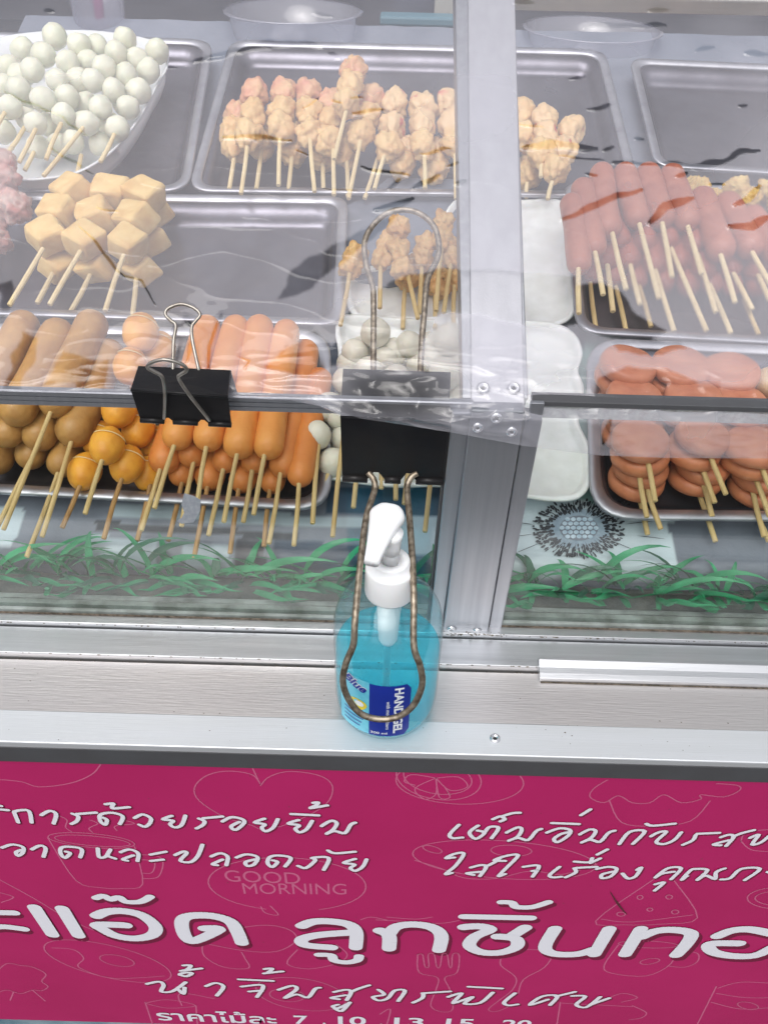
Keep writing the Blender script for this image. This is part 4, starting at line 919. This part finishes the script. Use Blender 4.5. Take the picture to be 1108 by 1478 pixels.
# ================================================================== SIGN
YS = Y1080+.0010
sign_top = zf0+.001
z_bot = onY(0, 1471, YS).z
sign = thing('shop_sign', 'magenta printed sign with white Thai lettering and faint food doodles under the case', 'sign', (0, YS, z_bot))
MB().box((XL, YS, z_bot), (XR, YS+.003, sign_top)).build('sign_sheet', 'sign_pink', sign)
tagp(MB().box((XL, YS+.0005, z_bot-.20), (XR, YS+.012, z_bot-.0005)).build('lower_panel', 'panel_blue'), 'pale blue panel edge below the magenta sign', 'panel')
LZ = [0]
def ribbon(mb, pts, wpx, Yq, closed=False, taper=0, raw=False):
    """stroke of constant real width in the sign plane, from photo pixels"""
    P = [onY(x, y, Yq) for x, y in pts]
    if len(P) > 2 and not raw: P = smooth_line(P, 4)
    P = [p for i, p in enumerate(P) if i == 0 or (p-P[i-1]).length > 1e-5]
    w_ = m_px(P[0], wpx)*.5; n_ = len(P)
    if n_ < 2: return
    lift = 0
    for i in range(n_-1):       # one quad a segment and a round joint, each a hair above the last
        a, b2 = P[i], P[i+1]; t = (b2-a).normalized(); nn = Vector((-t.z, 0, t.x))
        wa = w_*(1-taper*abs(2*i/(n_-1)-1)); wb = w_*(1-taper*abs(2*(i+1)/(n_-1)-1)); lift += .000004; d = Vector((0, -lift, 0))
        mb.add([a+nn*wa+d, b2+nn*wb+d, b2-nn*wb+d, a-nn*wa+d], [(0, 1, 2, 3)])
    for i in range(n_):
        if 0 < i < n_-1:
            t0 = (P[i]-P[i-1]).normalized(); t1 = (P[i+1]-P[i]).normalized()
            if t0.dot(t1) > .9995: continue
        ww = w_*(1-taper*abs(2*i/(n_-1)-1)); lift += .000004; ns = 14 if i in (0, n_-1) else 10
        mb.flat([P[i]+Vector((math.cos(2*math.pi*k/ns)*ww, -lift, math.sin(2*math.pi*k/ns)*ww)) for k in range(ns)])
def zc_(lst, s_, ox, oy): return [(ox+x/s_, oy+y/s_) for x, y in lst]
HEAD = [zc_(l, 2.916, 0, 1270) for l in [
  [(-30, 137), (62, 139)], [(-30, 200), (20, 197), (102, 207)], [(146, 116), (222, 231)], [(262, 121), (332, 235)],
  [(408, 151), (450, 134), (520, 131), (600, 150), (655, 197), (640, 232), (570, 246), (490, 235), (435, 208), (412, 188), (530, 190)],
  [(862, 204), (922, 208), (820, 256), (782, 240), (765, 190), (775, 160), (820, 149), (900, 152), (970, 175), (1000, 220), (1018, 264)]]]
HEAD += [zc_(l, 2.916, 400, 1280) for l in [
  [(105, 164), (150, 147), (220, 145), (300, 158), (332, 190), (330, 255)], [(318, 192), (180, 202), (105, 220), (120, 245), (228, 255)],
  [(470, 260), (470, 205), (432, 184)], [(474, 195), (500, 168), (570, 158), (650, 170), (690, 205), (680, 266)],
  [(786, 169), (850, 166), (895, 180), (830, 210), (808, 248), (860, 275), (940, 276), (1005, 252), (1002, 218), (926, 208)], [(990, 205), (1042, 172)]]]
HEAD += [zc_(l, 3.011, 740, 1290) for l in [[(182, 152), (138, 232), (180, 261), (280, 262), (350, 242)], [(418, 153), (352, 264)], [(555, 153), (486, 264)], [(560, 186), (620, 162), (700, 157), (772, 172), (755, 215), (708, 266)],
  [(888, 184), (950, 160), (1030, 155), (1130, 175)], [(980, 216), (856, 218), (866, 252), (950, 270), (1050, 268), (1130, 232)]]]
HW = [21]*len(HEAD); HW[0] = HW[1] = 17
HEADM = [([(139, 1296), (150, 1293), (160, 1298), (172, 1295), (181, 1301), (198, 1302), (209, 1299), (217, 1294)], 14), ([(669, 1323), (766, 1325)], 17), ([(723, 1302), (738, 1303), (745, 1309), (768, 1309), (791, 1302)], 14),
         ([(460, 1378), (478, 1379), (482, 1386), (499, 1389), (515, 1386), (518, 1380)], 15)]
def letters(name, strokes, widths, mt, Yq, groups=None):
    groups = groups or [[i] for i in range(len(strokes))]; o = None
    for g_ in groups:
        mb = MB()
        for i in g_: ribbon(mb, strokes[i], widths[i] if hasattr(widths, '__len__') else widths, Yq-.000012*(i % 9))
        o = mb.build(name, mt, sign)
    return o
HG = [[0], [1], [2], [3], [4], [5], [6, 7], [8, 9], [10, 11], [12, 13], [14, 15], [16, 17], [18], [19], [20], [21]]
allh = HEAD+[h[0] for h in HEADM]; allw = HW+[h[1] for h in HEADM]
YL = YS-.0009
for k, (dx, dy, ex) in enumerate(((4, 4, 2),)):
    letters('printed_shadow', [[(x+dx, y+dy) for x, y in s_] for s_ in allh], [w_+ex for w_ in allw], 'sign_shadow', YS-.0002-.0001*k, HG)
letters('heading_letter', allh, allw, 'sign_white', YL, HG)
s4 = 3.957
T1 = [zc_(l, s4, 0, 1140) for l in [[(-20, 90), (8, 92)], [(-20, 110), (48, 116)], [(82, 128), (106, 186)], [(84, 124), (120, 116), (168, 122), (182, 186)], [(238, 144), (285, 120), (322, 138), (308, 192)],
  [(415, 136), (448, 152), (440, 178), (410, 194)], [(440, 138), (550, 130)], [(590, 158), (612, 172), (602, 198), (576, 180), (574, 142), (640, 130), (702, 150), (686, 194)], [(604, 82), (648, 78), (640, 98), (655, 106), (738, 98)],
  [(770, 160), (815, 140), (862, 162), (855, 192), (828, 210), (796, 198)], [(982, 148), (932, 168), (990, 176), (972, 196), (1000, 214), (1038, 200), (1060, 146)],
  [(14, 330), (70, 312), (132, 326), (132, 358), (105, 376), (94, 355), (126, 342)], [(184, 340), (230, 318), (262, 334), (250, 382)], [(378, 352), (402, 362), (372, 388), (348, 362), (352, 330), (400, 324), (468, 338), (460, 384)],
  [(560, 334), (568, 384), (606, 380), (632, 340), (616, 374), (660, 392)], [(690, 356), (740, 340), (790, 362), (786, 406)], [(762, 374), (704, 396), (728, 404)], [(860, 370), (948, 353)], [(862, 406), (932, 398)]]]
T1 += [zc_(l, s4, 260, 1140) for l in [[(108, 164), (140, 180), (128, 202), (94, 220)], [(135, 162), (242, 152)], [(242, 180), (292, 156), (352, 166), (366, 188), (318, 228), (292, 208), (338, 182)], [(482, 164), (426, 186), (484, 196), (466, 216), (490, 236), (532, 214), (558, 166)],
  [(676, 172), (618, 192), (680, 202), (658, 222), (682, 242), (722, 224), (754, 176)], [(634, 138), (790, 146)], [(760, 74), (788, 72), (776, 88), (744, 104), (840, 88)], [(808, 206), (862, 176), (894, 190), (874, 226), (836, 250), (880, 234), (940, 246), (974, 198), (1000, 186)],
  [(-28, 372), (20, 352), (38, 362), (2, 404), (60, 412), (102, 376), (128, 312)], [(178, 380), (230, 362), (272, 382), (264, 430)], [(242, 398), (186, 424), (212, 430)], [(322, 386), (380, 368), (442, 384), (424, 424), (386, 434), (374, 412), (428, 396)],
  [(528, 402), (556, 412), (526, 440), (500, 418), (512, 384), (560, 374), (632, 388), (600, 436)], [(674, 434), (718, 446), (772, 402), (754, 388), (848, 388), (820, 456)], [(844, 346), (885, 362), (998, 353)], [(1000, 394), (934, 416), (996, 426), (972, 446), (1000, 462), (1042, 438), (1064, 396)]]]
T2 = [zc_(l, s4, 620, 1150) for l in [[(166, 160), (114, 214), (130, 236), (186, 232)], [(276, 164), (226, 204), (262, 240), (312, 206), (272, 192)], [(312, 204), (342, 172), (392, 178), (352, 236)], [(360, 128), (402, 112), (428, 128), (402, 140)], [(410, 112), (470, 94), (514, 91)],
  [(438, 204), (502, 174), (524, 188), (500, 228), (450, 250), (502, 234), (560, 246), (606, 196), (636, 182)], [(668, 204), (740, 180), (800, 190), (788, 222), (730, 258), (708, 240), (748, 212), (790, 202)], [(696, 150), (850, 156)], [(862, 105), (916, 72)],
  [(856, 214), (912, 186), (946, 196), (920, 234), (866, 260), (916, 244), (970, 256), (1018, 206), (1054, 192)],
  [(140, 346), (92, 350), (140, 326), (194, 324), (148, 392), (90, 440), (126, 434)], [(234, 404), (292, 390), (322, 400), (286, 452)], [(296, 428), (212, 436), (250, 446)], [(318, 400), (372, 372), (402, 348)], [(430, 366), (368, 362), (440, 336), (504, 334), (440, 402), (392, 452), (430, 440)],
  [(534, 400), (622, 394), (586, 456)], [(584, 424), (612, 420)], [(740, 400), (684, 446), (702, 460), (750, 456)], [(774, 460), (832, 432), (824, 408)], [(836, 406), (952, 400)], [(826, 370), (908, 374), (926, 350)], [(916, 378), (972, 352)], [(956, 330), (1012, 301)],
  [(952, 412), (1020, 400), (1066, 412), (1032, 454), (982, 464), (984, 442), (1048, 426)]]]
T2 += [zc_(l, 4.468, 860, 1160) for l in [[(148, 260), (214, 182), (312, 178), (236, 258)], [(352, 210), (402, 184), (450, 182), (386, 244), (432, 260), (500, 234), (546, 184)], [(322, 130), (365, 142), (506, 128)], [(558, 265), (620, 236), (640, 202)], [(650, 194), (792, 188)],
  [(802, 216), (856, 200), (886, 214), (836, 272)], [(850, 236), (756, 262), (800, 268)], [(880, 214), (930, 192), (1016, 170)], [(990, 220), (1046, 200), (1004, 262), (1062, 248), (1116, 204)],
  [(168, 450), (204, 482), (252, 468), (290, 412), (262, 426)], [(500, 438), (420, 452), (380, 476), (460, 416), (546, 416), (482, 486)], [(380, 520), (436, 508), (376, 560)], [(584, 466), (550, 490), (606, 430), (640, 420), (716, 428), (650, 490), (704, 462), (764, 484), (772, 440), (826, 416)],
  [(804, 488), (862, 480), (934, 420), (1054, 420), (956, 492)], [(1104, 440), (1130, 450)]]]
T3 = [zc_(l, 3.078, 200, 1370) for l in [[(38, 154), (92, 144), (112, 160), (102, 188), (152, 186), (210, 146)], [(178, 180), (200, 198), (205, 170)], [(200, 72), (232, 72), (216, 90), (190, 96), (280, 85)], [(184, 110), (208, 104), (238, 106), (214, 120), (184, 114)], [(300, 164), (342, 150), (378, 166), (348, 206)],
  [(458, 166), (542, 158), (552, 174), (526, 212)], [(492, 188), (540, 184)], [(446, 134), (596, 141)], [(560, 88), (594, 86), (574, 104), (560, 107), (640, 98)], [(622, 180), (682, 162), (702, 178), (650, 216), (702, 200), (752, 214), (784, 176), (806, 170)],
  [(868, 190), (922, 180), (944, 190), (924, 226)], [(918, 204), (856, 216), (890, 222)], [(942, 190), (980, 174), (1024, 160)], [(886, 246), (862, 254), (884, 262), (930, 242), (936, 238), (902, 274), (872, 264)]]]
T3 += [zc_(l, 3.078, 540, 1390) for l in [[(18, 118), (44, 140), (-6, 150), (20, 166), (60, 156), (90, 122), (136, 122), (106, 168)], [(172, 176), (212, 156), (218, 138)], [(214, 134), (336, 126)], [(328, 150), (388, 134), (350, 178), (436, 150), (400, 180), (470, 176), (526, 130)], [(418, 105), (566, 113)], [(624, 134), (576, 174), (596, 188), (636, 183)],
  [(770, 162), (690, 186), (744, 148), (812, 146), (780, 186)], [(806, 148), (890, 128)], [(878, 146), (936, 148), (896, 184), (940, 196), (1002, 150)], [(962, 184), (1042, 156)]]]
for nm, T_, lb, wd in (('handwritten_letter', T1, 'two lines of white Thai handwriting at the upper left', 6.4), ('handwritten_letter', T2, 'two lines of white Thai handwriting at the upper right', 6.2), ('handwritten_letter', T3, 'line of white Thai handwriting under the heading', 6.6)):
    letters('printed_shadow', [[(x+1.2, y+1.4) for x, y in s_] for s_ in T_], wd+1.4, 'sign_shadow', YS-.0003)
    letters(nm, T_, wd, 'sign_white', YL)
# bottom price line, set in type
def sign_text(s_, p_l, p_r, hpx, mt, Yq, bold=.02, nm='lettering'):
    vs, fs = text_mesh(s_, bold); x0 = min(v[0] for v in vs); x1 = max(v[0] for v in vs)
    a = onY(*p_l, Yq); b2 = onY(*p_r, Yq); kx = (b2.x-a.x)/(x1-x0); kz = (onY(p_l[0], p_l[1]-hpx, Yq).z-a.z)/.72; sl = (b2.z-a.z)/(b2.x-a.x)
    out = [Vector((a.x+(x-x0)*kx, Yq, a.z+y*kz+sl*(x-x0)*kx)) for x, y, z in vs]
    return MB().add(out, fs).build(nm, mt, sign)
o = sign_text('ราคาไม้ละ', (229, 1472), (400, 1478), 13, 'sign_white', YL, .02); o['label'] = 'white Thai price line at the bottom'
for s_, a, b2 in (('7', 425, 445), (',', 466, 470), ('10', 488, 528), (',', 548, 552), ('13', 568, 610), (',', 625, 629), ('15', 642, 682), (',', 700, 704), ('20', 722, 764)):
    sign_text(s_, (a, 1477+(a-400)*.02), (b2, 1477+(b2-400)*.02), 12, 'sign_white', YL, .02)
# faint doodles
def ell(cx, cy, rx, ry, ang=0, t0=0, t1=360, n_=40):
    ca, sa = math.cos(R(ang)), math.sin(R(ang)); out = []
    for k in range(n_+1):
        t = R(t0+(t1-t0)*k/n_); x, y = rx*math.cos(t), ry*math.sin(t); out.append((cx+x*ca-y*sa, cy+x*sa+y*ca))
    return out
DL = [[(745, 105), (720, 75), (650, 65), (590, 78), (556, 112), (570, 150), (640, 195), (715, 218), (760, 232), (850, 205), (930, 160), (950, 110), (915, 78), (830, 65), (770, 80), (745, 105)], [(745, 105), (735, 85), (722, 58)],
 [(-20, 88), (60, 95), (112, 110), (200, 100), (262, 75), (288, 46)], ell(262, 263, 124, 20, 5), ell(265, 264, 108, 14, 5), [(137, 255), (218, 378), (290, 398), (350, 400), (408, 388), (385, 280)],
 [(390, 303), (450, 308), (466, 325), (460, 355), (446, 370), (408, 372)], [(396, 318), (438, 322), (442, 340), (432, 356), (404, 356)], [(168, 192), (192, 205), (188, 225), (205, 238)], [(258, 205), (280, 215), (255, 228), (265, 240)], [(352, 205), (385, 215), (330, 222), (335, 235)],
 ell(820, 388, 225, 76, 2, 105, 425), [(745, 452), (758, 470), (795, 476), (772, 450)], ell(308, 608, 186, 46, 13), ell(335, 606, 50, 15, 10), [(150, 570), (210, 575), (240, 600), (225, 625), (310, 655), (400, 655), (470, 650)],
 [(-10, 640), (20, 615), (60, 620), (95, 625), (132, 645), (120, 665), (138, 680), (120, 692), (95, 690), (60, 700), (20, 690), (-10, 700)], [(40, 695), (30, 720)], [(95, 692), (130, 722)], [(-10, 370), (100, 430), (200, 490), (290, 528)], [(-10, 410), (40, 425), (5, 440)],
 [(580, 560), (660, 520), (760, 505), (830, 520), (845, 550), (790, 580), (700, 578), (600, 560)], [(578, 562), (585, 595), (640, 625), (710, 628), (700, 600), (690, 582)], [(840, 550), (900, 575), (950, 560)], [(850, 575), (820, 615), (880, 630), (960, 615), (992, 590), (960, 560)],
 ell(860, 702, 130, 45, 8), ell(820, 705, 50, 18, 5), [(415, 725), (440, 800)], [(560, 735), (565, 800)], [(415, 728), (480, 718), (560, 735), (480, 742), (415, 728)], [(520, 735), (515, 700), (612, 715)], [(1030, 490), (1060, 482), (1110, 492)]]
DR = [ell(168, 84, 122, 62, 8), ell(228, 95, 182, 64, 2, -20, 200), ell(165, 84, 98, 46, 8), [(160, 85), (100, 115), (128, 145), (160, 130), (160, 85)], [(160, 85), (200, 120), (250, 110), (225, 82), (160, 85)], [(160, 85), (90, 75), (70, 95), (100, 105)], [(160, 85), (170, 140), (200, 140), (185, 110)],
 [(650, 90), (610, 115), (600, 140), (640, 155), (680, 135), (720, 155), (770, 155), (810, 132), (860, 155), (915, 145), (915, 132), (980, 138), (1025, 120), (1020, 105), (960, 100)], [(655, 150), (690, 212), (780, 222), (885, 208), (942, 150)],
 ell(355, 318, 262, 54, 4), ell(375, 292, 58, 16, 2), ell(150, 288, 28, 9, 15), [(100, 320), (180, 345), (240, 370), (330, 372), (430, 350), (520, 360), (620, 330)], [(785, 372), (615, 494), (700, 504), (800, 502), (906, 484), (835, 372)], [(632, 488), (720, 496), (892, 476)],
 ell(742, 425, 8, 6), ell(825, 424, 9, 6), ell(770, 460, 8, 5), ell(842, 467, 10, 6), ell(688, 473, 12, 6), ell(1150, 428, 102, 32), ell(1150, 428, 80, 22), ell(765, 560, 85, 10, 2), [(680, 562), (640, 620), (660, 642), (760, 650), (830, 615), (850, 562)], [(850, 580), (905, 585), (905, 610), (870, 625), (825, 622)], ell(770, 608, 28, 8, -8),
 [(108, 588), (112, 640), (165, 655), (160, 690), (145, 735), (175, 752), (208, 745), (200, 690), (185, 655), (220, 640), (226, 590), (208, 588), (205, 622), (198, 622), (192, 588), (178, 588), (172, 622), (162, 622), (155, 588), (138, 588), (140, 622), (128, 620), (122, 588), (108, 588)],
 [(350, 590), (345, 620), (388, 655), (378, 690), (340, 720), (310, 745), (330, 752), (368, 738)], [(350, 590), (420, 575), (488, 585), (470, 625), (410, 660), (395, 700)], [(-10, 490), (80, 495), (170, 500), (225, 492)], [(20, 482), (100, 488), (150, 482)],
 [(515, 725), (505, 790)], [(520, 728), (720, 738)], [(720, 735), (760, 755), (745, 770), (712, 775)], [(640, 720), (690, 700), (735, 712), (690, 725)], [(960, 680), (905, 790)], [(965, 685), (1030, 668), (1130, 672)], [(960, 700), (1040, 712), (1120, 712)], [(945, 725), (1030, 745), (1120, 740)], ell(1050, 735, 30, 10, 10), [(1030, 265), (1045, 240), (1110, 232)], [(1030, 265), (1060, 290), (1120, 295)], [(0, 760), (30, 745), (20, 790)]]
for s_ in DL: 
    mb = MB(); ribbon(mb, zc_(s_, 1.979, 0, 1080), 2.1, YS-.00012, raw=len(s_) > 30); mb.build('printed_doodle', 'sign_doodle', sign)
for s_ in DR:
    mb = MB(); ribbon(mb, zc_(s_, 1.979, 548, 1080), 2.1, YS-.00012, raw=len(s_) > 30); mb.build('printed_doodle', 'sign_doodle', sign)
sign_text('GOOD', (326, 1272), (434, 1276), 17, 'sign_doodle', YS-.00012, 0, 'printed_doodle'); sign_text('MORNING', (352, 1290), (500, 1291), 16, 'sign_doodle', YS-.00012, 0, 'printed_doodle')
mb = MB(); ribbon(mb, [(880, 1287), (888, 1300), (897, 1312), (904, 1320)], 4, YS-.0007, taper=.8); mb.build('scratch', 'sign_scratch', sign)

sp = MB()
for k in range(70):
    c0 = onY(rnd.uniform(0, 1108), rnd.uniform(1115, 1470), YS-.0012); r0 = rnd.uniform(.0001, .00045)
    sp.flat([c0+Vector((math.cos(t)*r0*rnd.uniform(.6, 1.5), 0, math.sin(t)*r0*rnd.uniform(.6, 1.5))) for t in [2*math.pi*q/7 for q in range(7)]])
tagp(sp.build('dirt_speck', 'grime', sign), kind='stuff')
sp = MB()
for k in range(60):
    c0 = Vector((rnd.uniform(-.3, .33), rnd.uniform(Y1080+.002, Y951-.002), ZLED+.00005)); c0.z = ZLED+(.0023 if c0.y < Y1032 else .0001); r0 = rnd.uniform(.0001, .0005)
    sp.flat([c0+Vector((math.cos(t)*r0*rnd.uniform(.6, 2.2), math.sin(t)*r0*rnd.uniform(.6, 1.2), 0)) for t in [2*math.pi*q/7 for q in range(7)]])
tagp(sp.build('dirt_speck', 'grime', case), kind='stuff')

# ================================================================== BACK OF THE CASE
zk = 1.14
struct(MB().box((-1.6, 1.175, zk-.02), (1.9, 2.6, zk)).build('back_counter', 'back_dark'))
struct(MB().box((-3, 2.6, 0), (3, 2.65, 3)).build('back_wall', 'back_dark'))
MB().box((onY(626, 30, 1.30).x, 1.29, zk), (onY(664, 30, 1.30).x, 1.32, 1.5)).build('rear_post', 'back_beige', case)
tagp(MB().box((onY(566, 30, 1.6).x, 1.60, zk), (onY(624, 30, 1.6).x, 1.75, 1.5)).build('back_block', 'back_blue', bevel=.01), 'blue grey box standing behind the wide back tray', 'box')
tagp(MB().box((onY(548, 55, 1.25).x, 1.235, zk+.0005), (onY(700, 55, 1.25).x, 1.27, zk+.012)).build('folded_cloth', 'teal', bevel=.003), 'folded teal cloth behind the wide back tray', 'cloth')
tagp(MB().box((onY(1005, 40, 1.5).x, 1.5, zk), (onY(1085, 40, 1.5).x, 1.6, 1.42)).build('back_block', 'body_white', bevel=.008), 'pale block standing in for a whitish reflection in the back right corner', 'box')  # pale block added in place of a whitish reflection
P = [onF(x, y, -.004) for x, y in [(741, -6), (1200, 4), (1200, -34), (741, -44)]]
MB().prism(P, -FN*.012).build('top_crossbar', 'back_beige', case, bevel=.001)
def tub(name, pxc, py_base, Y, wpx, hpx, lab, cat, taper=.8, seg=32, straw=False):
    base = onP(pxc, py_base, Vector((0, 0, 1)), zk); p = base; w_ = m_px(p, wpx)/2; h_ = m_px(p, hpx)
    o = thing(name, lab, cat, p)
    MB().lathe([(w_*taper*.98, 0.0005), (w_*taper, .002), (w_*.97, h_*.94), (w_*1.04, h_*.95), (w_*1.04, h_), (w_*.98, h_)], p, seg, caps=False).build('cup_wall', 'clear_plastic', o, smooth=seg > 8)
    if straw: MB().tube([p+Vector((.0, 0, .01)), p+Vector((.006, .01, h_*1.6))], .006, 10).build('straw', 'straw', o, smooth=True)
tub('plastic_cup', 147, 42, 0, 86, 70, 'clear plastic tub with a pink straw behind the white balls', 'cup', .8, straw=True)
tub('round_container', 425, 54, 0, 190, 34, 'wide round clear container behind the back tray', 'container', .9)
tub('round_container', 850, 66, 0, 190, 22, 'flat round clear lid right of the post at the back', 'container', .92)
